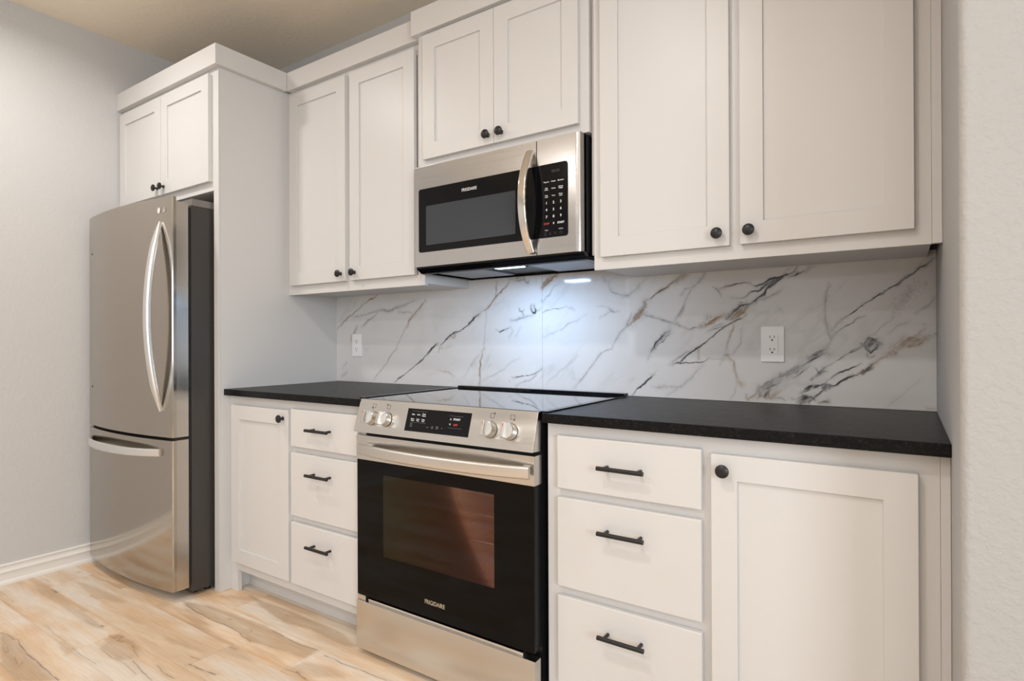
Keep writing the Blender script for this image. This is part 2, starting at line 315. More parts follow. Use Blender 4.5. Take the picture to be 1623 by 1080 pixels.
VEINS = [
('b', 4.7, 0.75, 1.6, [(-0.888, 1.198), (-0.852, 1.224), (-0.812, 1.251), (-0.773, 1.271), (-0.73, 1.291), (-0.688, 1.32), (-0.643, 1.342), (-0.61, 1.348), (-0.584, 1.362)]),
('s', 5.2, 0.45, 7.3, [(-0.781, 1.129), (-0.754, 1.182), (-0.73, 1.202)]),
('b', 4.2, 0.5, 5.2, [(-0.785, 1.124), (-0.781, 1.156), (-0.758, 1.171), (-0.742, 1.202)]),
('s', 3.6, 0.6, 4.2, [(-0.704, 1.203), (-0.674, 1.221), (-0.647, 1.237), (-0.607, 1.255), (-0.585, 1.272)]),
('s', 6.0, 0.35, 11.0, [(-0.773, 1.255), (-0.696, 1.261), (-0.621, 1.277), (-0.549, 1.287), (-0.492, 1.28), (-0.437, 1.296), (-0.356, 1.315), (-0.309, 1.325)]),
('s', 3.0, 0.5, 4.0, [(-0.549, 1.287), (-0.506, 1.278), (-0.464, 1.292), (-0.433, 1.3)]),
('s', 4.9, 0.35, 7.8, [(-0.437, 1.274), (-0.396, 1.267), (-0.362, 1.271), (-0.329, 1.258)]),
('b', 4.3, 0.6, 5.8, [(-0.373, 1.196), (-0.363, 1.225), (-0.339, 1.249), (-0.31, 1.272), (-0.277, 1.304), (-0.251, 1.322)]),
('s', 2.5, 0.5, 2.5, [(-0.376, 1.211), (-0.403, 1.167), (-0.43, 1.128), (-0.451, 1.088), (-0.479, 1.063), (-0.5, 1.043), (-0.511, 1.023), (-0.55, 0.987), (-0.586, 0.956), (-0.608, 0.93)]),
('k', 2.4, 0.8, 1.4, [(-0.462, 0.924), (-0.425, 0.946), (-0.384, 0.969), (-0.337, 0.997), (-0.298, 1.022), (-0.265, 1.046), (-0.233, 1.075), (-0.208, 1.099), (-0.186, 1.117), (-0.171, 1.116)]),
('k', 6.1, 0.75, 2.3, [(-0.246, 1.058), (-0.23, 1.073), (-0.211, 1.092), (-0.192, 1.108), (-0.177, 1.11)]),
('k', 4.1, 0.85, 1.8, [(-0.172, 1.073), (-0.165, 1.099), (-0.146, 1.115), (-0.122, 1.136), (-0.092, 1.159), (-0.071, 1.168), (-0.044, 1.17), (-0.009, 1.19), (0.02, 1.212), (0.042, 1.234), (0.071, 1.248)]),
('k', 6.6, 0.7, 2.3, [(-0.168, 1.087), (-0.149, 1.096)]),
('k', 8.3, 0.55, 3.2, [(-0.104, 1.145), (-0.083, 1.159), (-0.056, 1.165)]),
('b', 3.7, 0.7, 2.8, [(-0.098, 1.145), (-0.08, 1.143), (-0.071, 1.154)]),
('s', 3.2, 0.5, 3.2, [(-0.853, 0.983), (-0.821, 1.013)]),
('s', 7.4, 0.5, 6.4, [(-0.849, 0.943), (-0.817, 0.962)]),
('b', 5.6, 0.3, 6.6, [(-0.196, 0.981), (-0.178, 0.991), (-0.153, 0.984), (-0.11, 0.983), (-0.086, 0.961)]),
('b', 2.8, 0.3, 6.4, [(-0.128, 1.09), (-0.092, 1.104)]),
('k', 3.6, 0.6, 1.8, [(0.023, 1.018), (0.03, 1.022)]),
('s', 1.8, 0.25, 4.5, [(-0.022, 0.963), (0.019, 1.009), (0.047, 1.05), (0.07, 1.081)]),
('s', 1.9, 0.3, 4.7, [(-0.247, 0.961), (-0.196, 0.976)]),
('k', 4.9, 0.8, 2.2, [(-0.001, 1.198), (0.02, 1.213), (0.041, 1.231), (0.069, 1.248)]),
('b', 4.3, 0.75, 2.2, [(0.062, 1.245), (0.09, 1.258), (0.117, 1.274), (0.141, 1.3), (0.161, 1.32), (0.191, 1.343), (0.223, 1.366), (0.233, 1.376)]),
('b', 2.7, 0.7, 2.2, [(0.163, 1.319), (0.163, 1.353), (0.164, 1.385)]),
('s', 1.7, 0.4, 1.7, [(0.109, 1.263), (0.107, 1.219), (0.1, 1.159), (0.096, 1.099)]),
('b', 4.4, 0.75, 1.7, [(0.092, 1.095), (0.086, 1.066), (0.075, 1.033), (0.072, 1.0), (0.07, 0.972), (0.068, 0.931)]),
('s', 2.8, 0.35, 4.4, [(0.086, 1.088), (0.065, 1.06), (0.047, 1.038), (0.044, 1.021)]),
('k', 5.0, 0.6, 2.2, [(0.024, 1.018), (0.031, 1.022)]),
('k', 2.7, 0.7, 2.1, [(0.16, 1.175), (0.178, 1.166), (0.203, 1.171), (0.235, 1.183)]),
('s', 5.3, 0.5, 4.8, [(0.242, 1.213), (0.264, 1.215), (0.286, 1.22), (0.318, 1.227), (0.354, 1.237)]),
('k', 3.2, 0.7, 2.1, [(0.306, 1.234), (0.298, 1.25), (0.286, 1.256), (0.283, 1.27)]),
('k', 2.1, 0.6, 2.1, [(0.298, 1.249), (0.311, 1.257)]),
('k', 4.7, 0.85, 2.1, [(0.344, 1.278), (0.342, 1.26), (0.348, 1.247), (0.364, 1.242), (0.367, 1.254), (0.358, 1.265), (0.354, 1.275)]),
('k', 3.6, 0.7, 2.1, [(0.366, 1.246), (0.385, 1.251), (0.388, 1.259)]),
('s', 2.1, 0.5, 3.2, [(0.232, 1.136), (0.248, 1.168), (0.242, 1.184)]),
('s', 2.1, 0.5, 3.2, [(0.261, 1.147), (0.28, 1.168), (0.292, 1.183)]),
('k', 4.1, 0.7, 1.5, [(0.392, 1.294), (0.394, 1.297)]),
('k', 2.5, 0.65, 1.5, [(0.401, 1.242), (0.42, 1.25), (0.45, 1.256), (0.479, 1.256), (0.502, 1.262)]),
('s', 2.5, 0.4, 2.9, [(0.502, 1.262), (0.53, 1.261), (0.552, 1.253)]),
('b', 13.0, 0.8, 5.0, [(0.403, 1.351), (0.427, 1.369), (0.45, 1.386), (0.465, 1.397)]),
('b', 4.1, 0.9, 2.0, [(0.402, 1.345), (0.427, 1.369), (0.439, 1.394)]),
('s', 2.5, 0.5, 2.5, [(0.403, 1.289), (0.427, 1.313), (0.456, 1.347), (0.479, 1.361)]),
('s', 3.0, 0.3, 5.0, [(0.402, 1.14), (0.449, 1.158), (0.496, 1.175), (0.518, 1.194), (0.563, 1.208), (0.601, 1.232)]),
('s', 1.9, 0.35, 2.9, [(0.65, 1.259), (0.671, 1.261), (0.692, 1.253), (0.712, 1.24)]),
('k', 4.2, 0.55, 2.8, [(0.702, 1.246), (0.715, 1.236), (0.735, 1.24)]),
('s', 2.3, 0.5, 2.3, [(0.66, 1.216), (0.686, 1.227), (0.712, 1.238)]),
('s', 4.3, 0.5, 3.8, [(0.791, 1.224), (0.768, 1.175), (0.743, 1.157), (0.727, 1.124), (0.712, 1.095), (0.681, 1.086), (0.66, 1.066), (0.633, 1.037), (0.595, 0.987), (0.551, 0.937)]),
('k', 3.8, 0.7, 1.9, [(0.778, 1.182), (0.781, 1.184)]),
('k', 3.1, 0.65, 1.6, [(0.397, 1.01), (0.384, 0.999), (0.353, 0.983), (0.316, 0.977), (0.285, 0.973), (0.241, 0.968)]),
('s', 2.6, 0.6, 2.6, [(0.396, 1.007), (0.365, 0.978), (0.335, 0.959), (0.298, 0.947), (0.266, 0.933)]),
('k', 2.6, 0.5, 1.6, [(0.228, 0.953), (0.234, 0.949)]),
('s', 2.1, 0.3, 4.2, [(0.088, 0.951), (0.149, 0.977), (0.202, 1.003), (0.247, 1.036), (0.286, 1.052)]),
('s', 4.7, 0.55, 4.2, [(0.255, 1.385), (0.287, 1.383), (0.312, 1.387), (0.318, 1.376), (0.33, 1.372)]),
('k', 2.1, 0.6, 2.1, [(0.309, 1.384), (0.321, 1.373), (0.334, 1.375), (0.337, 1.385)]),
('b', 3.7, 0.4, 5.3, [(0.233, 1.392), (0.268, 1.395), (0.312, 1.397)]),
('s', 4.3, 0.4, 4.8, [(0.677, 1.373), (0.684, 1.356), (0.702, 1.353)]),
('s', 4.7, 0.4, 5.6, [(0.702, 1.338), (0.71, 1.314), (0.738, 1.303), (0.778, 1.299)]),
('s', 1.5, 0.25, 5.0, [(0.413, 0.941), (0.448, 0.973), (0.506, 1.02), (0.562, 1.065)]),
('s', 3.2, 0.4, 5.3, [(0.74, 1.299), (0.78, 1.298), (0.809, 1.316), (0.825, 1.333)]),
('s', 5.3, 0.35, 6.4, [(0.82, 1.32), (0.828, 1.338), (0.853, 1.358)]),
('b', 5.1, 0.55, 4.6, [(0.855, 1.274), (0.891, 1.298), (0.933, 1.32), (0.96, 1.341), (0.98, 1.355), (1.003, 1.361)]),
('k', 2.1, 0.7, 1.6, [(0.855, 1.274), (0.88, 1.293), (0.907, 1.307), (0.933, 1.322)]),
('s', 8.2, 0.5, 6.1, [(0.988, 1.349), (0.959, 1.338)]),
('b', 11.7, 0.5, 9.5, [(0.85, 1.269), (0.839, 1.248), (0.828, 1.225), (0.802, 1.202), (0.78, 1.181)]),
('s', 12.7, 0.35, 9.5, [(0.847, 1.259), (0.825, 1.222)]),
('k', 4.9, 0.8, 1.6, [(0.778, 1.182), (0.78, 1.184)]),
('s', 3.2, 0.35, 5.4, [(0.774, 1.176), (0.751, 1.155), (0.74, 1.139)]),
('s', 3.6, 0.6, 3.6, [(0.83, 1.222), (0.858, 1.216), (0.885, 1.208), (0.912, 1.201), (0.943, 1.191), (0.974, 1.183)]),
('k', 2.1, 0.7, 2.1, [(0.901, 1.204), (0.917, 1.199)]),
('s', 2.1, 0.6, 2.1, [(0.836, 1.227), (0.855, 1.23)]),
('b', 4.5, 0.7, 3.5, [(0.972, 1.185), (0.984, 1.177), (0.997, 1.17)]),
('k', 2.5, 0.6, 2.0, [(0.974, 1.18), (0.982, 1.172)]),
('b', 2.0, 0.6, 2.0, [(0.997, 1.17), (1.016, 1.165)]),
('k', 3.1, 0.8, 2.0, [(1.016, 1.165), (1.025, 1.169), (1.035, 1.171)]),
('s', 2.0, 0.6, 2.0, [(1.035, 1.169), (1.055, 1.171)]),
('b', 7.8, 0.75, 4.4, [(1.055, 1.172), (1.079, 1.184), (1.103, 1.2), (1.118, 1.209), (1.13, 1.214)]),
('s', 8.8, 0.45, 5.9, [(1.074, 1.208), (1.091, 1.21)]),
('s', 4.5, 0.55, 4.0, [(1.068, 1.359), (1.05, 1.333), (1.026, 1.314), (1.01, 1.288), (1.0, 1.268)]),
('s', 6.9, 0.4, 4.9, [(1.068, 1.357), (1.053, 1.34)]),
('s', 3.5, 0.5, 3.5, [(1.03, 1.314), (1.0, 1.308), (0.985, 1.289)]),
('s', 4.0, 0.6, 3.5, [(1.003, 1.273), (0.99, 1.243), (0.974, 1.218), (0.961, 1.201)]),
('s', 2.0, 0.5, 2.0, [(1.0, 1.263), (0.995, 1.233), (0.974, 1.213)]),
('k', 2.4, 0.6, 2.4, [(1.094, 1.311), (1.104, 1.308), (1.118, 1.292), (1.122, 1.281)]),
('b', 3.8, 0.6, 2.9, [(1.111, 1.301), (1.142, 1.308), (1.174, 1.316), (1.202, 1.321), (1.22, 1.32)]),
('k', 1.9, 0.7, 1.4, [(1.137, 1.307), (1.179, 1.318), (1.22, 1.32)]),
('k', 2.8, 0.85, 1.4, [(1.218, 1.32), (1.229, 1.311), (1.242, 1.307), (1.26, 1.311), (1.277, 1.324), (1.299, 1.33), (1.32, 1.336)]),
('s', 2.8, 0.6, 1.9, [(1.156, 1.268), (1.188, 1.267), (1.211, 1.278), (1.224, 1.289)]),
('k', 2.8, 0.8, 1.4, [(1.202, 1.274), (1.224, 1.289), (1.246, 1.288), (1.268, 1.303), (1.282, 1.317), (1.299, 1.327)]),
('k', 4.7, 0.8, 2.3, [(1.213, 1.247), (1.237, 1.26), (1.26, 1.278), (1.273, 1.298), (1.29, 1.318), (1.32, 1.335)]),
('s', 11.5, 0.6, 5.8, [(1.146, 1.201), (1.165, 1.22), (1.183, 1.238), (1.206, 1.245)]),
('k', 3.4, 0.75, 2.4, [(1.151, 1.203), (1.169, 1.224), (1.188, 1.243), (1.215, 1.247), (1.228, 1.25)]),
('b', 5.8, 0.7, 2.9, [(1.155, 1.198), (1.169, 1.212), (1.188, 1.226), (1.206, 1.238)]),
('b', 4.3, 0.75, 2.4, [(1.164, 1.193), (1.178, 1.207), (1.201, 1.224), (1.215, 1.242)]),
('s', 2.4, 0.5, 2.4, [(1.228, 1.249), (1.26, 1.262), (1.277, 1.265)]),
('s', 2.8, 0.4, 3.7, [(1.264, 1.257), (1.286, 1.272), (1.312, 1.285)]),
('k', 2.9, 0.75, 2.0, [(0.953, 1.039), (0.979, 1.044), (0.999, 1.066), (1.024, 1.086), (1.049, 1.099), (1.079, 1.126), (1.108, 1.15), (1.136, 1.172), (1.155, 1.181), (1.178, 1.195), (1.197, 1.204), (1.21, 1.216)]),
('k', 4.9, 0.7, 2.5, [(1.074, 1.153), (1.098, 1.163), (1.122, 1.17)]),
('k', 2.5, 0.6, 2.0, [(1.079, 1.158), (1.103, 1.175), (1.127, 1.182)]),
('k', 2.9, 0.6, 1.9, [(1.127, 1.167), (1.141, 1.174)]),
('s', 4.1, 0.55, 3.1, [(0.942, 1.04), (0.974, 1.061), (0.999, 1.079), (1.024, 1.091)]),
('b', 3.5, 0.7, 2.5, [(1.047, 1.096), (1.047, 1.082), (1.044, 1.062)]),
('k', 2.5, 0.85, 1.0, [(0.953, 1.037), (0.974, 1.041), (1.009, 1.044), (1.039, 1.046), (1.059, 1.049), (1.074, 1.054)]),
('s', 2.0, 0.4, 2.0, [(1.074, 1.057), (1.107, 1.058), (1.141, 1.06)]),
('s', 10.4, 0.45, 5.2, [(0.93, 1.16), (0.906, 1.132), (0.89, 1.112), (0.874, 1.091)]),
('k', 3.6, 0.75, 2.1, [(0.93, 1.158), (0.906, 1.135), (0.887, 1.114), (0.876, 1.093), (0.869, 1.079)]),
('k', 2.5, 0.65, 2.0, [(0.938, 1.145), (0.917, 1.122), (0.901, 1.112), (0.887, 1.096)]),
('s', 4.1, 0.4, 5.1, [(0.943, 1.178), (0.94, 1.152), (0.93, 1.137)]),
('s', 3.1, 0.35, 5.2, [(0.869, 1.079), (0.854, 1.051)]),
('b', 3.4, 0.6, 2.4, [(1.169, 1.184), (1.162, 1.164), (1.153, 1.136)]),
('s', 3.8, 0.45, 3.8, [(1.155, 1.145), (1.143, 1.111), (1.138, 1.082)]),
('s', 2.4, 0.35, 4.8, [(1.192, 1.164), (1.187, 1.116), (1.164, 1.078)]),
('k', 2.0, 0.6, 2.0, [(1.131, 1.072), (1.141, 1.075), (1.15, 1.073)]),
('b', 4.3, 0.5, 3.4, [(1.141, 1.072), (1.15, 1.063), (1.166, 1.049), (1.171, 1.02), (1.177, 0.986)]),
('s', 3.4, 0.45, 3.9, [(1.131, 1.068), (1.122, 1.038)]),
('b', 5.3, 0.75, 2.9, [(1.175, 0.986), (1.184, 0.979), (1.191, 0.97)]),
('s', 2.0, 0.35, 3.9, [(1.175, 0.981), (1.168, 0.948), (1.154, 0.923)]),
('b', 8.2, 0.65, 4.6, [(0.905, 0.949), (0.924, 0.953)]),
('s', 2.0, 0.35, 3.1, [(0.873, 0.952), (0.905, 0.95), (0.947, 0.956), (0.984, 0.958)]),
('s', 2.5, 0.3, 7.0, [(1.059, 1.037), (1.029, 1.001), (0.989, 0.965), (0.932, 0.922)]),
('k', 3.1, 0.85, 1.6, [(0.796, 0.918), (0.812, 0.937), (0.835, 0.956), (0.851, 0.97), (0.86, 0.981), (0.884, 0.998)]),
('s', 2.1, 0.4, 2.1, [(0.865, 0.986), (0.892, 1.013)]),
('b', 2.4, 0.6, 1.9, [(1.202, 0.942), (1.209, 0.923)]),
('b', 6.7, 0.6, 3.8, [(1.209, 0.921), (1.227, 0.936), (1.245, 0.956)]),
('s', 2.5, 0.5, 2.9, [(1.456, 1.305), (1.448, 1.272), (1.446, 1.234), (1.445, 1.195), (1.45, 1.161)]),
('s', 4.8, 0.35, 6.7, [(1.443, 1.19), (1.454, 1.156)]),
('k', 4.3, 0.75, 1.9, [(1.453, 1.147), (1.457, 1.13)]),
('s', 2.4, 0.5, 2.4, [(1.458, 1.13), (1.454, 1.113), (1.441, 1.096)]),
('k', 2.8, 0.75, 1.4, [(1.725, 1.36), (1.706, 1.342), (1.691, 1.334), (1.672, 1.315), (1.65, 1.3), (1.627, 1.286), (1.6, 1.267), (1.573, 1.247), (1.549, 1.232), (1.525, 1.212), (1.488, 1.187)]),
('k', 5.4, 0.8, 1.8, [(1.672, 1.316), (1.659, 1.307), (1.641, 1.297)]),
('k', 4.4, 0.6, 1.8, [(1.696, 1.338), (1.687, 1.332)]),
('s', 2.4, 0.45, 2.8, [(1.488, 1.187), (1.475, 1.17), (1.462, 1.156)]),
('k', 2.4, 0.65, 1.9, [(1.551, 1.199), (1.528, 1.188), (1.516, 1.174), (1.492, 1.161), (1.473, 1.148)]),
('s', 2.4, 0.5, 1.9, [(1.473, 1.148), (1.462, 1.132)]),
('k', 9.8, 0.5, 7.8, [(1.395, 1.067), (1.415, 1.079), (1.441, 1.094)]),
('k', 3.4, 0.6, 2.9, [(1.38, 1.044), (1.399, 1.057), (1.423, 1.07), (1.445, 1.084)]),
('k', 2.4, 0.6, 1.4, [(1.451, 1.08), (1.456, 1.078)]),
('s', 15.0, 0.33, 11.0, [(1.24, 0.955), (1.288, 0.987), (1.334, 1.016), (1.379, 1.042)]),
('s', 5.0, 0.5, 3.5, [(1.241, 0.965), (1.311, 1.003), (1.38, 1.044)]),
('b', 2.5, 0.5, 2.0, [(1.24, 0.958), (1.264, 0.969), (1.288, 0.982)]),
('k', 7.0, 0.55, 6.0, [(1.269, 0.961), (1.293, 0.977), (1.307, 0.983)]),
('b', 12.2, 0.45, 8.2, [(1.24, 0.929), (1.269, 0.941), (1.288, 0.932), (1.302, 0.953)]),
('k', 8.2, 0.55, 7.1, [(1.245, 0.945), (1.26, 0.935), (1.279, 0.959)]),
('k', 4.5, 0.5, 4.5, [(1.297, 0.932), (1.32, 0.931), (1.327, 0.926)]),
('k', 4.0, 0.6, 2.5, [(1.345, 0.932), (1.354, 0.931)]),
('k', 2.9, 0.5, 3.9, [(1.352, 1.002), (1.379, 1.02), (1.402, 1.038)]),
('k', 3.8, 0.75, 1.9, [(1.417, 1.036), (1.423, 1.019), (1.436, 1.031)]),
('k', 10.6, 0.5, 5.8, [(1.41, 1.001), (1.427, 1.016), (1.44, 1.029)]),
('k', 3.3, 0.7, 1.9, [(1.436, 1.031), (1.458, 1.044), (1.479, 1.061), (1.495, 1.075), (1.508, 1.082), (1.524, 1.094), (1.544, 1.105)]),
('k', 2.3, 0.6, 1.4, [(1.493, 1.07), (1.508, 1.081), (1.528, 1.09), (1.548, 1.104)]),
('s', 21.6, 0.8, 5.6, [(1.554, 1.113), (1.566, 1.111), (1.582, 1.113)]),
('k', 4.1, 0.8, 1.8, [(1.548, 1.106), (1.558, 1.09), (1.566, 1.083), (1.584, 1.101), (1.592, 1.113)]),
('k', 2.8, 0.7, 1.4, [(1.544, 1.107), (1.562, 1.129), (1.572, 1.125), (1.594, 1.113)]),
('k', 3.7, 0.8, 1.4, [(1.557, 1.085), (1.557, 1.073), (1.568, 1.071), (1.578, 1.076)]),
('s', 1.8, 0.4, 2.3, [(1.564, 1.132), (1.58, 1.145), (1.596, 1.164), (1.627, 1.19)]),
('s', 2.2, 0.4, 3.6, [(1.611, 1.145), (1.638, 1.167), (1.664, 1.178)]),
('k', 6.9, 0.8, 2.9, [(1.375, 0.953), (1.384, 0.966), (1.401, 0.974), (1.423, 0.977), (1.44, 0.985), (1.453, 0.979)]),
('k', 3.8, 0.75, 1.9, [(1.44, 0.985), (1.457, 1.0), (1.474, 1.018), (1.499, 1.028), (1.524, 1.04), (1.544, 1.055)]),
('k', 4.7, 0.85, 1.9, [(1.453, 0.974), (1.474, 0.984), (1.495, 1.0), (1.511, 1.008), (1.532, 1.017)]),
('b', 3.3, 0.85, 1.9, [(1.511, 1.008), (1.536, 1.019), (1.556, 1.029), (1.568, 1.041)]),
('k', 9.2, 0.7, 2.8, [(1.548, 1.022), (1.562, 1.032), (1.57, 1.046)]),
('k', 2.8, 0.8, 1.4, [(1.544, 1.02), (1.564, 1.041), (1.576, 1.053)]),
('k', 12.7, 0.75, 4.9, [(1.363, 0.928), (1.383, 0.937), (1.41, 0.94)]),
('k', 5.8, 0.85, 2.4, [(1.41, 0.938), (1.432, 0.961), (1.453, 0.976)]),
('b', 6.9, 0.5, 3.9, [(1.379, 0.922), (1.397, 0.935)]),
('k', 4.8, 0.65, 2.9, [(1.427, 0.927), (1.44, 0.93), (1.457, 0.925)]),
('b', 2.9, 0.4, 2.9, [(1.423, 0.924), (1.453, 0.93)]),
('b', 4.1, 0.6, 3.2, [(1.572, 1.05), (1.588, 1.062), (1.607, 1.072), (1.615, 1.086)]),
('b', 11.7, 0.5, 6.3, [(1.615, 1.083), (1.63, 1.09), (1.645, 1.106)]),
('b', 18.0, 0.5, 6.3, [(1.645, 1.113), (1.668, 1.126), (1.69, 1.124)]),
('b', 6.3, 0.6, 3.1, [(1.664, 1.104), (1.686, 1.111), (1.705, 1.126)]),
('s', 3.5, 0.5, 3.1, [(1.683, 1.131), (1.694, 1.148), (1.705, 1.155)]),
('k', 3.2, 0.8, 1.4, [(1.629, 1.083), (1.631, 1.084)]),
('k', 3.1, 0.7, 1.3, [(1.698, 1.168), (1.699, 1.169)]),
('s', 9.7, 0.3, 8.8, [(1.705, 1.126), (1.73, 1.139)]),
('s', 3.2, 0.5, 3.2, [(1.615, 1.095), (1.634, 1.113), (1.653, 1.131)]),
('s', 2.7, 0.5, 3.1, [(1.73, 1.249), (1.712, 1.228), (1.694, 1.215), (1.676, 1.202)]),
('s', 31.5, 0.22, 27.0, [(1.687, 1.287), (1.657, 1.248), (1.634, 1.213)]),
('k', 5.0, 0.85, 2.0, [(1.242, 1.305), (1.264, 1.314), (1.28, 1.326), (1.308, 1.332), (1.336, 1.34), (1.356, 1.347), (1.364, 1.36)]),
('k', 3.1, 0.8, 2.0, [(1.242, 1.286), (1.271, 1.309), (1.294, 1.325)]),
('k', 4.1, 0.8, 2.0, [(1.242, 1.264), (1.263, 1.274), (1.275, 1.296), (1.304, 1.32), (1.336, 1.34)]),
('k', 2.5, 0.75, 1.5, [(1.338, 1.33), (1.363, 1.338), (1.385, 1.346)]),
('s', 3.9, 0.6, 2.9, [(1.385, 1.344), (1.403, 1.355), (1.425, 1.361)]),
('s', 2.0, 0.5, 2.4, [(1.327, 1.353), (1.345, 1.362)]),
('s', 2.5, 0.4, 3.5, [(1.242, 1.254), (1.27, 1.266), (1.299, 1.282), (1.326, 1.296)]),
('s', 2.5, 0.3, 4.0, [(1.303, 1.242), (1.319, 1.213)]),
('b', 6.2, 0.8, 2.6, [(1.711, 0.92), (1.727, 0.923)]),
('s', 2.3, 0.2, 7.2, [(1.614, 0.925), (1.656, 0.968), (1.693, 1.01)]),
]
CRACKS = [
(4, 0.9, [(-1.265, -1.332), (-1.23, -1.32), (-1.187, -1.318), (-1.16, -1.322), (-1.138, -1.312), (-1.082, -1.321), (-0.981, -1.332), (-0.87, -1.331), (-0.792, -1.332), (-0.733, -1.335), (-0.688, -1.333)]),
(2, 0.5, [(-1.753, -1.203), (-1.648, -1.207), (-1.556, -1.208)]),
(2, 0.45, [(-1.191, -1.21), (-1.055, -1.22), (-0.972, -1.218)]),
(3, 0.5, [(-0.89, -1.224), (-0.805, -1.225), (-0.702, -1.22)]),
(3, 0.8, [(-0.612, -1.142), (-0.554, -1.148), (-0.484, -1.153), (-0.427, -1.161)]),
(3, 0.7, [(-0.504, -1.107), (-0.428, -1.116), (-0.373, -1.112)]),
(2, 0.6, [(-0.8, -1.164), (-0.7, -1.173), (-0.634, -1.166), (-0.562, -1.171), (-0.511, -1.171)]),
(8, 0.8, [(-1.572, -1.069), (-1.517, -1.065)]),
(6, 0.8, [(-0.999, -1.091), (-0.98, -1.089)]),
(3, 0.6, [(-1.354, -0.998), (-1.283, -0.993)]),
(4, 0.5, [(-1.229, -1.078), (-1.194, -1.074)]),
(2, 0.5, [(-1.104, -1.106), (-1.031, -1.104)]),
(8, 0.5, [(-0.882, -1.106), (-0.84, -1.104), (-0.856, -1.088), (-0.826, -1.084), (-0.815, -1.108), (-0.783, -1.098)]),
(4, 0.5, [(-0.725, -1.094), (-0.673, -1.109), (-0.628, -1.117)]),
(8, 0.5, [(-1.754, -1.056), (-1.752, -1.039), (-1.692, -1.04)]),
(4, 0.5, [(-1.114, -1.352), (-1.058, -1.364), (-1.055, -1.371), (-1.117, -1.364)]),
(3, 0.5, [(-1.003, -1.365), (-0.931, -1.372), (-0.927, -1.36), (-0.907, -1.37)]),
(5, 0.7, [(-1.716, -0.917), (-1.703, -0.914)]),
(3, 0.9, [(-0.907, -0.807), (-0.795, -0.819), (-0.709, -0.82), (-0.571, -0.814), (-0.494, -0.815), (-0.44, -0.829), (-0.393, -0.833)]),
(2, 0.5, [(-0.393, -0.833), (-0.328, -0.817), (-0.218, -0.802)]),
(3, 0.8, [(-0.389, -0.738), (-0.286, -0.741), (-0.208, -0.744), (-0.162, -0.737), (-0.13, -0.731)]),
(3, 0.85, [(-0.074, -0.744), (-0.029, -0.739), (0.018, -0.744), (0.102, -0.734), (0.147, -0.733), (0.19, -0.732), (0.231, -0.728)]),
(5, 0.6, [(-0.629, -0.778), (-0.613, -0.777)]),
(4, 0.6, [(-0.484, -0.779), (-0.476, -0.773), (-0.455, -0.785), (-0.459, -0.792)]),
(9, 0.7, [(-0.42, -1.04), (-0.361, -1.036), (-0.284, -1.024)]),
(4, 0.7, [(-0.416, -0.895), (-0.379, -0.894)]),
(6, 0.7, [(-0.068, -0.864), (-0.035, -0.87), (-0.006, -0.873)]),
(3, 0.6, [(-0.113, -0.875), (-0.064, -0.867)]),
(5, 0.5, [(-0.464, -1.009), (-0.423, -1.001)]),
(5, 0.4, [(-0.462, -0.632), (-0.337, -0.605)]),
]
HEART = [
(0.8, [(-1.265, -1.332), (-1.187, -1.318), (-1.082, -1.321), (-0.981, -1.332), (-0.87, -1.331), (-0.733, -1.335), (-0.69, -1.339), (-0.807, -1.417), (-0.964, -1.411)]),
(0.5, [(-1.778, -1.081), (-1.623, -1.057), (-1.331, -1.08), (-1.139, -1.081), (-0.949, -1.095), (-1.017, -1.118), (-1.296, -1.109), (-1.576, -1.115)]),
(0.45, [(-1.606, -0.967), (-1.504, -0.947), (-1.254, -0.932), (-1.137, -0.938), (-1.205, -0.969), (-1.386, -0.991)]),
(0.6, [(-0.81, -1.161), (-0.884, -1.097), (-0.755, -1.074), (-0.682, -1.085), (-0.62, -1.139), (-0.665, -1.169)]),
(0.4, [(-0.998, -1.235), (-0.972, -1.218), (-0.883, -1.219), (-0.836, -1.264)]),
(0.4, [(-1.041, -0.991), (-0.917, -0.983), (-0.859, -0.991), (-0.957, -1.009)]),
(0.4, [(-0.7, -0.996), (-0.582, -0.959), (-0.531, -0.985), (-0.627, -1.009)]),
(0.75, [(-0.949, -0.799), (-0.803, -0.756), (-0.599, -0.739), (-0.465, -0.728), (-0.286, -0.741), (-0.13, -0.731), (-0.121, -0.794), (-0.217, -0.802), (-0.329, -0.817), (-0.393, -0.833), (-0.494, -0.815), (-0.709, -0.82), (-0.891, -0.815)]),
(0.65, [(-0.811, -0.595), (-0.655, -0.605), (-0.454, -0.594), (-0.157, -0.599), (-0.021, -0.633), (-0.054, -0.655), (-0.278, -0.65), (-0.404, -0.673), (-0.528, -0.659)]),
(0.4, [(-0.897, -0.69), (-0.732, -0.6), (-0.666, -0.612), (-0.832, -0.685)]),
(0.5, [(-0.115, -0.873), (-0.099, -0.81), (0.007, -0.775), (0.103, -0.789), (-0.001, -0.858)]),
(0.4, [(-0.426, -0.928), (-0.409, -0.897), (-0.311, -0.889), (-0.227, -0.907), (-0.357, -0.932)]),
(0.5, [(-0.617, -0.988), (-0.52, -0.964), (-0.414, -0.958), (-0.542, -0.992)]),
]
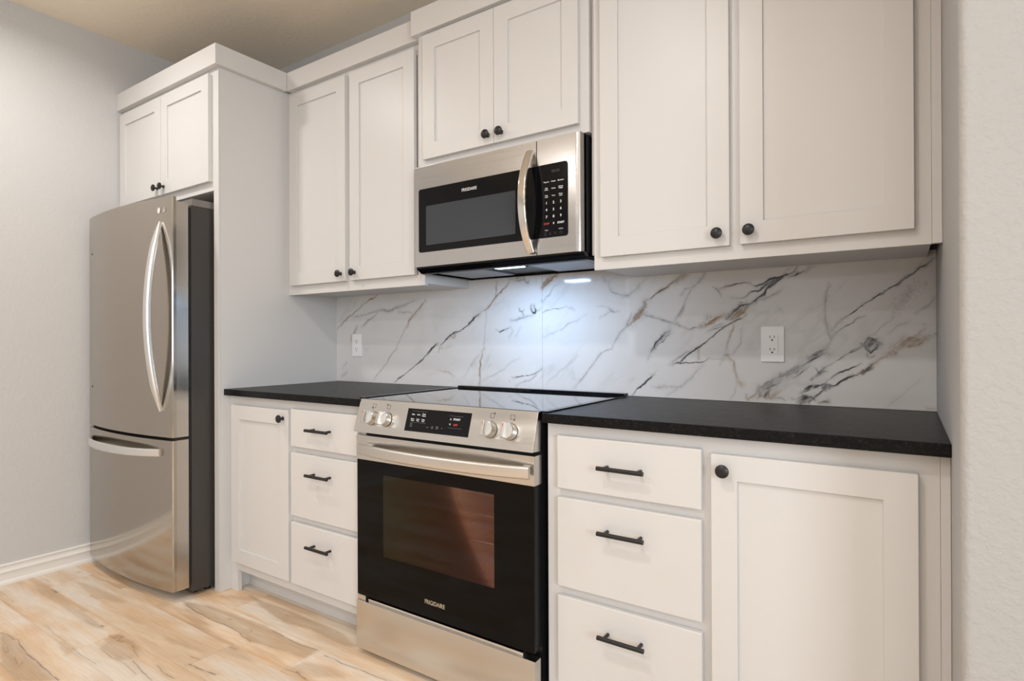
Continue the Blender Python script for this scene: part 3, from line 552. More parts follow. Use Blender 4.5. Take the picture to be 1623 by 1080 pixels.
FILLS = [
('s', 0.85, [(1.544, 1.107), (1.562, 1.129), (1.576, 1.125), (1.594, 1.113), (1.584, 1.095), (1.562, 1.081)]),
('k', 0.85, [(1.36, 0.923), (1.372, 0.946), (1.392, 0.949), (1.408, 0.943), (1.423, 0.951), (1.44, 0.966), (1.434, 0.978), (1.401, 0.969), (1.379, 0.954), (1.375, 0.958), (1.392, 0.974), (1.423, 0.981), (1.447, 0.987), (1.466, 0.979), (1.436, 0.956), (1.416, 0.936), (1.401, 0.918), (1.365, 0.916)]),
('b', 0.55, [(1.612, 1.085), (1.645, 1.113), (1.668, 1.131), (1.705, 1.131), (1.699, 1.117), (1.668, 1.1), (1.645, 1.095), (1.619, 1.069)]),
('k', 0.55, [(1.544, 1.02), (1.562, 1.034), (1.574, 1.05), (1.57, 1.032), (1.558, 1.021)]),
('s', 0.4, [(1.241, 0.965), (1.379, 1.047), (1.402, 1.069), (1.441, 1.096), (1.436, 1.079), (1.406, 1.06), (1.384, 1.032), (1.302, 0.978), (1.269, 0.931), (1.24, 0.922)]),
('s', 0.6, [(0.855, 1.275), (0.841, 1.267), (0.808, 1.223), (0.788, 1.194), (0.802, 1.197), (0.833, 1.22), (0.848, 1.243)]),
('k', 0.35, [(1.129, 1.201), (1.151, 1.22), (1.183, 1.246), (1.22, 1.25), (1.204, 1.228), (1.178, 1.203), (1.155, 1.191)]),
('b', 0.6, [(1.158, 1.198), (1.179, 1.224), (1.215, 1.247), (1.201, 1.226), (1.178, 1.207)]),
('b', 0.6, [(1.06, 1.173), (1.079, 1.188), (1.108, 1.208), (1.127, 1.213), (1.118, 1.199), (1.089, 1.183)]),
('s', 0.6, [(0.871, 1.091), (0.887, 1.122), (0.911, 1.145), (0.941, 1.165), (0.93, 1.142), (0.906, 1.122), (0.884, 1.096)]),
('b', 0.75, [(0.4, 1.343), (0.402, 1.358), (0.427, 1.385), (0.45, 1.393), (0.468, 1.392), (0.444, 1.373)]),
]
# ------------------------------------------------------------------ painted pattern grids (marble veins, wood figure)
rng = np.random.RandomState(7)
def vnoise(x, y, seed):
    """smooth value noise, x,y arrays in cell units"""
    r = np.random.RandomState(seed); T = r.rand(64, 64)
    xi = np.floor(x).astype(int); yi = np.floor(y).astype(int); fx = x - xi; fy = y - yi
    fx = fx * fx * (3 - 2 * fx); fy = fy * fy * (3 - 2 * fy)
    a = T[xi % 64, yi % 64]; b = T[(xi + 1) % 64, yi % 64]; c = T[xi % 64, (yi + 1) % 64]; d = T[(xi + 1) % 64, (yi + 1) % 64]
    return (a * (1 - fx) + b * fx) * (1 - fy) + (c * (1 - fx) + d * fx) * fy
def fbm(x, y, seed, oct=4):
    s = 0; a = 0.5; t = 0
    for i in range(oct):
        s = s + a * vnoise(x * 2 ** i, y * 2 ** i, seed + i); t += a; a *= 0.55
    return s / t
def dist_poly(X, Y, pts):
    """distance to a polyline"""
    D = np.full(X.shape, 1e9)
    for (ax, ay), (bx, by) in zip(pts, pts[1:]):
        dx, dy = bx - ax, by - ay; L2 = dx * dx + dy * dy + 1e-12
        t = np.clip(((X - ax) * dx + (Y - ay) * dy) / L2, 0, 1)
        D = np.minimum(D, np.hypot(X - ax - t * dx, Y - ay - t * dy))
    return D
def inside(X, Y, poly):
    r = np.zeros(X.shape, bool); n = len(poly)
    for i in range(n):
        x1, y1 = poly[i]; x2, y2 = poly[(i + 1) % n]
        if y1 == y2: continue
        c = ((y1 > Y) != (y2 > Y)) & (X < (x2 - x1) * (Y - y1) / (y2 - y1) + x1); r ^= c
    return r
def grid_mesh(name, us, vs, to3, color, attr, material, flip=False):
    nu, nv = len(us), len(vs); U, V = np.meshgrid(us, vs, indexing='ij')
    co = to3(U, V).reshape(-1, 3).astype(np.float32)
    i = np.arange(nu - 1)[:, None] * nv + np.arange(nv - 1)[None, :]
    q = np.stack([i, i + nv, i + nv + 1, i + 1], -1).reshape(-1, 4)
    if flip: q = q[:, ::-1]
    me = bpy.data.meshes.new(name)
    me.vertices.add(len(co)); me.vertices.foreach_set('co', co.ravel())
    me.loops.add(q.size); me.loops.foreach_set('vertex_index', q.ravel().astype(np.int32))
    me.polygons.add(len(q)); me.polygons.foreach_set('loop_start', np.arange(0, q.size, 4, dtype=np.int32))
    me.update(calc_edges=True)
    a = me.color_attributes.new(attr, 'FLOAT_COLOR', 'POINT')
    c = np.ones((nu * nv, 4), np.float32); c[:, :3] = color.reshape(-1, 3); a.data.foreach_set('color', c.ravel())
    me.materials.append(material)
    o = bpy.data.objects.new(name, me); COL.objects.link(o); return o

# ------------------------------------------------------------------ floor
def floor_colour(X, Y):
    w, L = 0.171, 1.20
    k = np.floor((-0.892 - Y) / w).astype(int)                 # plank row, 0 = the row just in front of the long seam
    off = {0: -0.42, -1: -0.12, 1: -0.87, 2: -1.35, 3: -0.2, -2: -0.7, -3: -1.1}
    offs = np.vectorize(lambda q: off.get(int(q), ((q * 0.437) % 1.0) * 1.2))(k)
    u = (X - offs) / L; n = np.floor(u).astype(int); fx = (u - n) * L
    fy = (-0.892 - Y) - k * w
    pid = (k * 7 + n * 13) % 61
    sx = pid * 3.7; sy = pid * 1.9
    warp = 0.02 * (fbm(X * 5 + sx, Y * 9 + sy, 31) - 0.5)
    fig = fbm(X * 1.6 + sx, (Y + warp) * 15 + sy, 11, 4)
    fine = fbm(X * 7 + sx, (Y + warp) * 110 + sy, 21, 3)
    blotch = fbm(X * 3.2 + sx, Y * 11 + sy, 41, 3)
    pl = ((pid * 37) % 61) / 61.0
    cream = np.array([0.80, 0.61, 0.405]); pale = np.array([0.83, 0.715, 0.56]); tan = np.array([0.64, 0.42, 0.235]); brown = np.array([0.44, 0.28, 0.155]); orange = np.array([0.74, 0.47, 0.245])
    c = cream[None, None] * np.ones(X.shape + (1,))
    def mx(c, d, t): t = np.clip(t, 0, 1)[..., None]; return c * (1 - t) + d * t
    c = mx(c, pale, (fig - 0.46) * 6)
    c = mx(c, tan, (0.46 - fig) * 5.0 * (0.4 + pl))
    c = mx(c, orange, (blotch - 0.60) * 3.0)
    c = mx(c, brown, (0.39 - blotch) * 3.0 * pl)
    c = c * (0.955 + 0.09 * fine)[..., None] * (0.90 + 0.14 * pl)[..., None]
    wx = X + 0.012 * (fbm(X * 14, Y * 14, 77) - 0.5); wy = Y + 0.010 * (fbm(X * 14, Y * 14, 87) - 0.5)
    for st, poly in HEART:
        ins = np.zeros(X.shape)
        for dx, dy in ((0, 0), (.008, 0), (-.008, 0), (0, .005), (0, -.005), (.016, 0), (-.016, 0), (0, .009), (0, -.009)): ins += inside(wx + dx, wy + dy, poly)
        t = st * ins / 9 * (0.55 + 0.9 * (1 - fbm(X * 3, (Y + warp) * 45, 55, 3)))
        c = mx(c, np.array([0.49, 0.335, 0.19]), t)
    wx = X + 0.010 * (fbm(X * 12, Y * 12, 97, 3) - 0.5); wy = Y + 0.010 * (fbm(X * 12, Y * 12, 107, 3) - 0.5)
    for wd, st, pts in CRACKS:
        xs = [p[0] for p in pts]; ys = [p[1] for p in pts]
        D = dist_poly(wx, wy, pts); r = wd * 0.00026 * np.clip(2.6 * fbm(X * 30, Y * 30, 61, 2) - 0.4, 0.2, 1.6)
        t = np.clip(1 - (D - r) / 0.0014, 0, 1) * st; halo = np.exp(-(D / 0.013) ** 2) * 0.22 * st
        c = mx(c, np.array([0.36, 0.21, 0.10]), halo); c = mx(c, np.array([0.15, 0.10, 0.065]), t * 0.8)
    c = c * np.array([0.985, 1.01, 1.09])
    seam = np.minimum(np.minimum(fy, w - fy) / 0.0016, np.minimum(fx, L - fx) / 0.0016)
    c = c * (1 - 0.16 * np.clip(1.3 - seam, 0, 1))[..., None]
    return c
fx_ = np.concatenate([np.linspace(XL, 0.12, 1050), np.linspace(0.14, XFAR, 260)])
fy_ = np.concatenate([np.linspace(YREAR, -2.05, 240), np.linspace(-2.04, -1.65, 60), np.linspace(-1.647, -0.5, 580), np.linspace(-0.48, 0, 12)])
U, V = np.meshgrid(fx_, fy_, indexing='ij')
fl = grid_mesh('floor', fx_, fy_, lambda U, V: np.stack([U, V, 0 * U], -1), floor_colour(U, V), 'wood', M_floor)
fl['kind'] = 'structure'

# ------------------------------------------------------------------ marble backsplash
def tile_colour(X, Z):
    c = np.ones(X.shape + (3,)) * np.array([0.70, 0.695, 0.69])
    R = (X * 0.72 + Z * 0.69); S = (-X * 0.69 + Z * 0.72)
    cl = fbm(R * 3.0, S * 5.0, 3, 5); cl2 = fbm(R * 2.2 + 9, S * 7 + 4, 13, 5)
    g = np.clip((cl - 0.55) * 3.0, 0, 1) * 0.10 + np.clip(1 - np.abs(cl2 - 0.5) * 30, 0, 1) * np.clip((cl - 0.45) * 4, 0, 1) * 0.10
    c = c * (1 - g)[..., None]
    cols = {'k': np.array([0.022, 0.026, 0.034]), 's': np.array([0.25, 0.255, 0.27]), 'b': np.array([0.27, 0.165, 0.085])}
    n1 = fbm(X * 55, Z * 55, 5, 5); n2 = fbm(X * 55 + 9, Z * 55, 15, 5)
    m1 = fbm(R * 14, S * 40, 45, 4); m2 = fbm(R * 45, S * 130, 55, 4); m3 = fbm(X * 170, Z * 170, 65, 3)
    wx = X + 0.0075 * (n1 - 0.5); wz = Z + 0.0075 * (n2 - 0.5)
    vx = X + 0.020 * (n1 - 0.5); vz = Z + 0.020 * (n2 - 0.5)
    order = {'s': 0, 'b': 1, 'k': 2}; tint = {'k': np.array([0.26, 0.265, 0.28]), 's': np.array([0.36, 0.365, 0.375]), 'b': np.array([0.42, 0.33, 0.24])}
    xs = X[:, 0]
    for col, st, poly in FILLS:      # solid mineral patches between the veins
        a, b = np.searchsorted(xs, [min(p[0] for p in poly) - 0.02, max(p[0] for p in poly) + 0.02]); q = slice(a, b)
        ins = np.zeros(X[q].shape)
        for dx, dz in ((0, 0), (.0022, 0), (-.0022, 0), (0, .0022), (0, -.0022)): ins += inside(vx[q] + dx, vz[q] + dz, poly)
        t = (ins / 5 * st * np.clip(0.25 + 2.4 * (m2[q] - 0.25), 0.12, 1))[..., None]
        c[q] = c[q] * (1 - t) + cols[col] * t
    for col, w, st, so, pts in sorted(VEINS, key=lambda v: order[v[0]]):
        lo = min(p[0] for p in pts) - 0.06; hi = max(p[0] for p in pts) + 0.06
        a, b = np.searchsorted(xs, [lo, hi])
        if b - a < 2: continue
        s = slice(a, b)
        D = dist_poly(wx[s], wz[s], pts); D2 = dist_poly(vx[s], vz[s], pts)
        e0 = np.minimum(np.hypot(X[s] - pts[0][0], Z[s] - pts[0][1]), np.hypot(X[s] - pts[-1][0], Z[s] - pts[-1][1]))
        taper = np.clip(0.30 + e0 / 0.05, 0, 1)
        body = w * 0.001 * 0.5
        # soft tinted body of the vein
        ha = np.exp(-(D2 / (body * 1.2 + so * 0.0009 + 0.002)) ** 2) * (0.36 if col == 'k' else 0.68) * st * np.clip(0.3 + 1.6 * (m1[s] - 0.2), 0, 1)
        c[s] = c[s] * (1 - ha[..., None]) + tint[col] * ha[..., None]
        # crisp mineral line with uneven width
        w_ = body * 0.75 * np.clip(3.0 * m1[s] - 0.50, 0.25, 1.7) * taper
        t = np.clip(1 - (D - w_) / (0.0009 + so * 0.0003), 0, 1); t = t * t * (3 - 2 * t)
        t = t * taper * (1.0 if col == 'k' else 0.75)
        if w > 7: t = t * np.clip(0.60 + 3.0 * (m2[s] - 0.38), 0.10, 1.0)
        else: t = t * np.clip(0.30 + 2.0 * (m2[s] - 0.2), 0.15, 1)
        t = np.clip(t * st * 1.55, 0, 0.96)[..., None]
        c[s] = c[s] * (1 - t) + cols[col] * t
        # thin companion filament running beside it
        if w > 2.2:
            t = np.clip(1 - np.abs(D2 - body * 1.25) / 0.0008, 0, 1) * np.clip(3 * (m1[s] - 0.45), 0, 0.8) * st * taper
            c[s] = c[s] * (1 - t[..., None]) + cols[col] * 1.3 * t[..., None]
        if w > 7:
            t = np.clip((m3[s] - 0.56) * 9, 0, 1) * np.clip(1 - (D2 - body * 1.2) / 0.004, 0, 1) * st * 0.8
            c[s] = c[s] * (1 - t[..., None]) + cols['k' if col != 'b' else 'b'] * t[..., None]
    seam = np.clip(1.25 - np.abs(X - 0.399) / 0.0011, 0, 1) * 0.45
    return c * (1 - seam)[..., None]
tx_ = np.linspace(-0.9020, XR - 0.0003, 1600); tz_ = np.linspace(0.9140, 1.4100, 300)
U, V = np.meshgrid(tx_, tz_, indexing='ij')
bsp = grid_mesh('marble_backsplash', tx_, tz_, lambda U, V: np.stack([U, 0 * U - 0.0090, V], -1), tile_colour(U, V), 'vein', M_tile)
def thicken(o, t):       # give the tile its thickness with a closed rim
    me = o.data; bm = bmesh.new(); bm.from_mesh(me)
    be = [e for e in bm.edges if e.is_boundary]
    r = bmesh.ops.extrude_edge_only(bm, edges=be); vs = [v for v in r['geom'] if isinstance(v, bmesh.types.BMVert)]
    bmesh.ops.translate(bm, verts=vs, vec=(0, t, 0)); bm.to_mesh(me); bm.free()
thicken(bsp, 0.0087)
tag(bsp, 'white marble-look tile backsplash with black and gold veins behind the stove and countertops', 'backsplash')

# ------------------------------------------------------------------ room shell
T = 0.12
b = nb(); box(b, XL - T, XFAR + T, 0, T, -0.05, ZC + T); struct('wall_back', b, M_wall)
b = nb(); box(b, XL - T, XL, YREAR - T, 0, -0.05, ZC + T); struct('wall_left', b, M_wall)
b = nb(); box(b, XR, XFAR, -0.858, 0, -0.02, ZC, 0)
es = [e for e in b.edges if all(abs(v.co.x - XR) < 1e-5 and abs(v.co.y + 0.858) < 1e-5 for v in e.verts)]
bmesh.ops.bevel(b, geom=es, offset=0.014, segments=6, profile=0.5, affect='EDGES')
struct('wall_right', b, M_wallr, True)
b = nb(); box(b, XL - T, XFAR + T, YREAR - T, T, ZC, ZC + T); struct('ceiling', b, M_ceil)
b = nb(); ring(b, XL, XFAR, -0.05, ZC, 2.3, 3.9, 0.85, 2.15, YREAR, YREAR - T); struct('wall_rear', b, M_wall)
b = nb(); ring(b, YREAR, -0.858, -0.05, ZC, -4.2, -2.6, 0.85, 2.15, 0, T)
bmesh.ops.rotate(b, verts=b.verts, matrix=Matrix.Rotation(math.pi / 2, 3, 'Z')); bmesh.ops.translate(b, verts=b.verts, vec=(XFAR + T, 0, 0))
struct('wall_far', b, M_wall)
def window(name, cx, cy, w, along):
    b = nb(); ring(b, -w / 2, w / 2, 0.85, 2.15, -w / 2 + 0.05, w / 2 - 0.05, 0.90, 2.10, -0.03, 0.03, 0.003)
    box(b, -0.02, 0.02, -0.02, 0.02, 0.90, 2.10, 0.002)
    rot = Matrix.Rotation(0 if along == 'x' else math.pi / 2, 3, 'Z')
    bmesh.ops.rotate(b, verts=b.verts, matrix=rot); bmesh.ops.translate(b, verts=b.verts, vec=(cx, cy, 0))
    o = struct(name, b, M_trim)
    b = nb(); box(b, -w / 2 + 0.05, w / 2 - 0.05, -0.003, 0.003, 0.90, 2.10)
    bmesh.ops.rotate(b, verts=b.verts, matrix=rot); bmesh.ops.translate(b, verts=b.verts, vec=(cx, cy, 0))
    obj('added_window_pane', b, M_pane, o, False); return o
window('added_window_1', 3.1, YREAR - 0.06, 1.6, 'x')  # both windows are unseen, invented to give the added daylight a source
window('added_window_2', XFAR + 0.06, -3.4, 1.6, 'y')
BBP = [(0, 0), (0.028, 0), (0.028, 0.008), (0.025, 0.015), (0.019, 0.019), (0.016, 0.0195), (0.016, 0.052), (0.020, 0.055), (0.020, 0.060), (0.012, 0.064), (0.008, 0.072), (0.0075, 0.080), (0.012, 0.083), (0.013, 0.088), (0.010, 0.093), (0, 0.093)]
b = nb(); prism(b, [(XL + 0.0002 + p, z + 0.0002) for p, z in BBP], 'y', YREAR + 0.001, -0.012); struct('baseboard_left', b, M_trim, True)
b = nb(); prism(b, [(-0.8582 - p, z + 0.0002) for p, z in BBP], 'x', XR + 0.020, XFAR - 0.001); struct('baseboard_right', b, M_trim, True)

for i, (x, y) in enumerate(DOWN):
    t = thing('recessed_downlight', 'round white recessed downlight set flush in the ceiling', 'ceiling light', (x, y, ZC), 'recessed ceiling downlights')
    b = nb(); lathe(b, [(0.070, -0.0002), (0.092, -0.0002), (0.090, -0.006), (0.072, -0.009), (0.070, -0.004)], (x, y, ZC), (0, 0, 1), 40); obj('trim_ring', b, M_white, t)
    b = nb(); cyl(b, (x, y, ZC - 0.006), (x, y, ZC - 0.003), 0.069, seg=40); obj('lens', b, M_can, t)

# ------------------------------------------------------------------ cabinets
FR = 0.062
def shaker(parent, x0, x1, z0, z1, yb, th=0.019, fr=FR, name='door'):
    """shaker door, back at yb, front at yb-th"""
    b = nb(); ring(b, x0, x1, z0, z1, x0 + fr, x1 - fr, z0 + fr, z1 - fr, yb - th, yb, 0.0013)
    box(b, x0 + fr - 0.004, x1 - fr + 0.004, yb - th + 0.0075, yb - 0.004, z0 + fr - 0.004, z1 - fr + 0.004)
    return obj(name, b, M_cab, parent, True, origin=((x0 + x1) / 2, yb, (z0 + z1) / 2))
def slab(parent, x0, x1, z0, z1, yb, th=0.019):
    b = nb(); box(b, x0, x1, yb - th, yb, z0, z1, 0.0035, 3)
    return obj('drawer_front', b, M_cab, parent, True, origin=((x0 + x1) / 2, yb, (z0 + z1) / 2))
def knob(parent, x, z, y):
    b = nb(); lathe(b, [(0.0085, 0), (0.0085, 0.002), (0.0052, 0.005), (0.0052, 0.013), (0.009, 0.016), (0.0155, 0.0185), (0.0165, 0.021), (0.0155, 0.0245), (0.011, 0.0275), (0.004, 0.029)], (x, y, z), (0, -1, 0), 32)
    return obj('knob', b, M_blackmetal, parent, True, origin=(x, y, z), label='round matte black knob')
def pull(parent, x, z, y, L=0.132):
    b = nb(); cyl(b, (x - L / 2, y - 0.031, z), (x + L / 2, y - 0.031, z), 0.0061, seg=24)
    for s in (-1, 1): cyl(b, (x + s * 0.048, y, z), (x + s * 0.048, y - 0.031, z), 0.0048, seg=16)
    return obj('handle', b, M_blackmetal, parent, True, origin=(x, y, z), label='matte black bar pull')
def carcass(parent, x0, x1, yf, z0, z1, mullions=(), rails=(), bottom=True, inset=0.008, st=0.038, stz=(0.045, 0.045), yback=-0.0097):
    """box with a face frame in front. yf = front of the face frame"""
    b = nb(); box(b, x0 + 0.0008, x1 - 0.0008, yf + 0.019, yback, z0 + inset, z1 - 0.0008)
    obj('body', b, M_cab, parent, False)
    b = nb(); ring(b, x0, x1, z0, z1, x0 + st, x1 - st, z0 + stz[0], z1 - stz[1], yf, yf + 0.0188, 0.0008)
    for (a, c) in mullions: box(b, a, c, yf + 0.0001, yf + 0.0188, z0 + stz[0], z1 - stz[1])
    for (a, c, xa, xb) in rails: box(b, xa, xb, yf + 0.0003, yf + 0.0186, a, c)
    obj('face_frame', b, M_cab, parent, True)

# refrigerator cabinet
YF = -0.6615
t = thing('refrigerator_cabinet', 'short white two-door wall cabinet above the refrigerator', 'cabinet', (-1.39, -0.33, 1.813))
carcass(t, XL + 0.001, -0.9423, YF, 1.813, 2.3645, mullions=((-1.41, -1.37),), yback=-0.0015)
d = shaker(t, -1.832, -1.391, 1.853, 2.342, YF - 0.0003); knob(d, -1.420, 1.889, YF - 0.0193)
d = shaker(t, -1.388, -0.953, 1.853, 2.342, YF - 0.0003); knob(d, -1.357, 1.889, YF - 0.0193)
b = nb(); prism(b, [(XL + 0.001, -0.6887), (-0.8769, -0.6887), (-0.8769, -0.3290), (-0.9018, -0.3290), (-0.9018, -0.6610), (XL + 0.001, -0.6610)], 'z', 2.3650, 2.4558, 0.0012)
box(b, XL + 0.001, -0.9023, -0.66, -0.012, 2.3650, 2.378)
obj('crown_board', b, M_cab, t)
# tall end panel
t = thing('refrigerator_end_panel', 'tall white full-height panel between the refrigerator and the left countertop', 'panel', (-0.92, -0.33, 0))
b = nb(); box(b, -0.9413, -0.9023, -0.655, -0.0015, 0.0005, 2.3645); obj('panel', b, M_cab, t, False)
b = nb(); box(b, -0.9417, -0.9021, YF, -0.6552, 0.0005, 2.3645, 0.0008); obj('edge_strip', b, M_cab, t)

# upper cabinet, left
YU = -0.3035
t = thing('upper_cabinet', 'tall white two-door upper cabinet over the left countertop, beside the end panel', 'cabinet', (-0.44, -0.16, 1.3575))
carcass(t, -0.9019, 0.0117, YU, 1.3575, 2.3645, mullions=((-0.47, -0.41),))
d = shaker(t, -0.868, -0.457, 1.4015, 2.342, YU - 0.0003); knob(d, -0.487, 1.436, YU - 0.0193)
d = shaker(t, -0.4263, -0.0293, 1.4015, 2.342, YU - 0.0003); knob(d, -0.394, 1.436, YU - 0.0193)
b = nb(); box(b, -0.8765, 0.0117, -0.3283, -0.0015, 2.3650, 2.4558, 0.0015); obj('crown_board', b, M_cab, t)

# upper cabinet over the microwave
YM = -0.338
t = thing('upper_cabinet', 'white two-door upper cabinet directly above the microwave', 'cabinet', (0.4, -0.16, 1.824))
carcass(t, 0.0125, 0.7812, YM, 1.8240, 2.3676, inset=0.0, st=0.05)
d = shaker(t, 0.0505, 0.4008, 1.8540, 2.352, YM - 0.0003); knob(d, 0.3765, 1.887, YM - 0.0193)
d = shaker(t, 0.4024, 0.7491, 1.8540, 2.352, YM - 0.0003); knob(d, 0.4365, 1.887, YM - 0.0193)
b = nb(); box(b, -0.012, 0.7812, -0.3582, -0.3285, 2.3680, 2.4683, 0.0015); box(b, 0.0125, 0.7812, -0.329, -0.0015, 2.3680, 2.4683); obj('crown_board', b, M_cab, t)
b = nb(); box(b, 0.7814, 0.8012, -0.318, -0.0097, 1.4115, 2.3676); obj('filler_strip', b, M_cab, t, False)

# upper cabinet, right
YR = -0.3449
t = thing('upper_cabinet', 'largest white two-door upper cabinet over the right countertop, beside the textured wall', 'cabinet', (1.26, -0.17, 1.3575))
carcass(t, 0.8017, 1.7095, YR, 1.3575, 2.3645, mullions=((1.225, 1.28),))
b = nb(); box(b, 1.7098, XR - 0.0006, YR + 0.0005, YR + 0.0188, 1.3590, 2.3645, 0.0006); obj('filler_strip', b, M_cab, t)
b = nb(); box(b, 1.7098, XR - 0.0006, -0.10, -0.0097, 1.385, 1.45); obj('shadow_board', b, M_gapshade, t, False, label='dark board standing in for the shade in the corner gap')  # shade of the open corner gap, put in as a dark board
d = shaker(t, 0.8323, 1.2372, 1.3965, 2.342, YR - 0.0003); knob(d, 1.206, 1.432, YR - 0.0193)
d = shaker(t, 1.2663, 1.6745, 1.3965, 2.342, YR - 0.0003); knob(d, 1.293, 1.433, YR - 0.0193)
b = nb(); box(b, 0.7816, XR - 0.0006, -0.3650, -0.0015, 2.3680, 2.4683, 0.0015); obj('crown_board', b, M_cab, t)

# base cabinets
YB = -0.6087
def base(label, x0, x1, dx, wx, door, kn, toe_x, seam=None):
    t = thing('base_cabinet', label, 'cabinet', ((x0 + x1) / 2, -0.3, 0))
    b = nb(); box(b, x0 + 0.0008, x1 - 0.0008, YB + 0.019, -0.0015, 0.095, 0.8845); obj('body', b, M_cab, t, False)
    b = nb(); zt = 0.8845; zb = 0.099
    st = 0.056 if seam is None else 0.052
    ring(b, x0, x1, zb, zt, x0 + st, x1 - st, zb + 0.048, zt - 0.058, YB, YB + 0.0188, 0.0008)
    mz = (wx, ); box(b, wx - 0.02, wx + 0.02, YB + 0.0001, YB + 0.0188, zb + 0.048, zt - 0.058)
    lo, hi = (dx[0], dx[1]); 
    for z in (0.4055, 0.6855): box(b, lo - 0.012, hi + 0.012, YB + 0.0003, YB + 0.0186, z - 0.02, z + 0.02)
    if seam is None:
        box(b, x0, x0 + 0.056, YB, YB + 0.0188, 0.0006, zb + 0.001)
    obj('face_frame', b, M_cab, t)
    b = nb(); box(b, x0 + 0.0008, x1 - 0.0008, -0.531, -0.518, 0.0006, 0.0948)
    box(b, x0 + 0.0008, x0 + 0.0195, YB + 0.019, -0.5312, 0.0006, 0.0948); obj('toe_kick', b, M_cab, t, False)
    for z0, z1, pz in ((0.698, 0.851, 0.777), (0.4163, 0.6735, 0.600), (0.1385, 0.3905, 0.318)):
        d = slab(t, dx[0], dx[1], z0, z1, YB - 0.0003); pull(d, (dx[0] + dx[1]) / 2, pz, YB - 0.0192)
    d = shaker(t, door[0], door[1], 0.140, 0.8435, YB - 0.0003); knob(d, kn[0], kn[1], YB - 0.0193)
    return t
base('white base cabinet left of the stove with one narrow door and three drawers', -0.9017, -0.0020, (-0.4330, -0.0300), -0.440, (-0.8640, -0.4480), (-0.482, 0.808), True)
t = base('white base cabinet right of the stove with three drawers and a wide door', 0.7760, 1.7130, (0.8165, 1.2305), 1.2420, (1.2540, 1.6757), (1.2855, 0.806), False, seam=1)
b = nb(); box(b, 1.7133, XR - 0.0006, YB + 0.0005, YB + 0.0188, 0.0006, 0.8845, 0.0006); obj('filler_strip', b, M_cab, t)

# countertops
t = thing('countertop', 'short black granite countertop between the tall panel and the stove', 'countertop', (-0.45, -0.32, 0.8855))
b = nb(); box(b, -0.9018, -0.0040, -0.6407, -0.0005, 0.8852, 0.9134, 0.0022, 2); obj('slab', b, M_granite, t)
t = thing('countertop', 'long black granite countertop right of the stove, ending at the wall', 'countertop', (1.25, -0.32, 0.8855))
b = nb(); box(b, 0.7740, XR - 0.0005, -0.6407, -0.0005, 0.8852, 0.9134, 0.0022, 2); obj('slab', b, M_granite, t)

# ------------------------------------------------------------------ range
t = thing('electric_range', 'stainless steel slide-in electric range with black glass oven door', 'stove', (0.381, -0.34, 0))
RX0, RX1 = 0.0015, 0.7600
b = nb()
box(b, RX0 + 0.003, RX0 + 0.05, -0.615, -0.06, 0.03, 0.895); box(b, RX1 - 0.05, RX1 - 0.003, -0.615, -0.06, 0.03, 0.895)
box(b, RX0 + 0.05, RX1 - 0.05, -0.12, -0.06, 0.03, 0.895); box(b, RX0 + 0.05, RX1 - 0.05, -0.615, -0.12, 0.72, 0.895); box(b, RX0 + 0.05, RX1 - 0.05, -0.615, -0.12, 0.03, 0.27)
obj('body', b, M_black, t, False)
b = nb(); box(b, RX0 + 0.0505, RX1 - 0.0505, -0.58, -0.1205, 0.2702, 0.2752); box(b, RX0 + 0.0505, RX1 - 0.0505, -0.1255, -0.1203, 0.2755, 0.7195)
box(b, RX0 + 0.0505, RX0 + 0.0545, -0.58, -0.126, 0.2755, 0.7195); box(b, RX1 - 0.0545, RX1 - 0.0505, -0.58, -0.126, 0.2755, 0.7195); obj('oven_cavity', b, M_cavity, t, False)
for rz in (0.475, 0.63):
    b = nb()
    x0, x1 = RX0 + 0.056, RX1 - 0.056
    cyl(b, (x0, -0.590, rz), (x1, -0.590, rz), 0.0034, seg=8); cyl(b, (x0, -0.135, rz), (x1, -0.135, rz), 0.0028, seg=8)
    cyl(b, (x0, -0.35, rz - 0.003), (x1, -0.35, rz - 0.003), 0.0025, seg=8)
    for i in range(22):
        x = x0 + 0.008 + (x1 - x0 - 0.016) * i / 21; cyl(b, (x, -0.592, rz + 0.0025), (x, -0.135, rz + 0.0025), 0.0016, seg=6)
    obj('oven_rack', b, M_rack, t)
# control panel wedge (profile in y,z)
CP = [(-0.634, 0.9150), (-0.6690, 0.8000), (-0.6230, 0.7975), (-0.6165, 0.9150)]
b = nb(); prism(b, CP, 'x', -0.0035, 0.7595, 0.0015); cp = obj('control_panel', b, M_steel, t)
sl = Vector((0, CP[1][0] - CP[0][0], CP[1][1] - CP[0][1])).normalized()      # down the slope
nrm = Vector((0, sl.z, -sl.y)); nrm = nrm if nrm.y < 0 else -nrm
tilt = math.pi / 2 - math.atan2(abs(CP[1][0] - CP[0][0]), abs(CP[1][1] - CP[0][1]))
def on_panel(x, d, h=0.0):    # d metres down the slope from the top edge
    return Vector((x, CP[0][0], CP[0][1])) + sl * d + nrm * h
def slope_box(bm, x0, x1, d0, d1, h0, h1, bev=0.0):
    st = len(bm.verts); vs = []
    for x in (x0, x1):
        for d in (d0, d1):
            for h in (h0, h1): vs.append(bm.verts.new(on_panel(x, d, h)))
    f = [(0, 1, 3, 2), (4, 6, 7, 5), (0, 4, 5, 1), (2, 3, 7, 6), (0, 2, 6, 4), (1, 5, 7, 3)]
    fs = [bm.faces.new([vs[i] for i in q]) for q in f]; bmesh.ops.recalc_face_normals(bm, faces=fs)
    if bev: bmesh.ops.bevel(bm, geom=list({e for q in fs for e in q.edges}), offset=bev, segments=2, profile=0.5, affect='EDGES')
b = nb(); slope_box(b, 0.243, 0.517, 0.020, 0.097, 0.0002, 0.0014, 0.0005); tp = obj('touch_panel', b, M_glassblack, t, label='black glass touch panel')
it = []
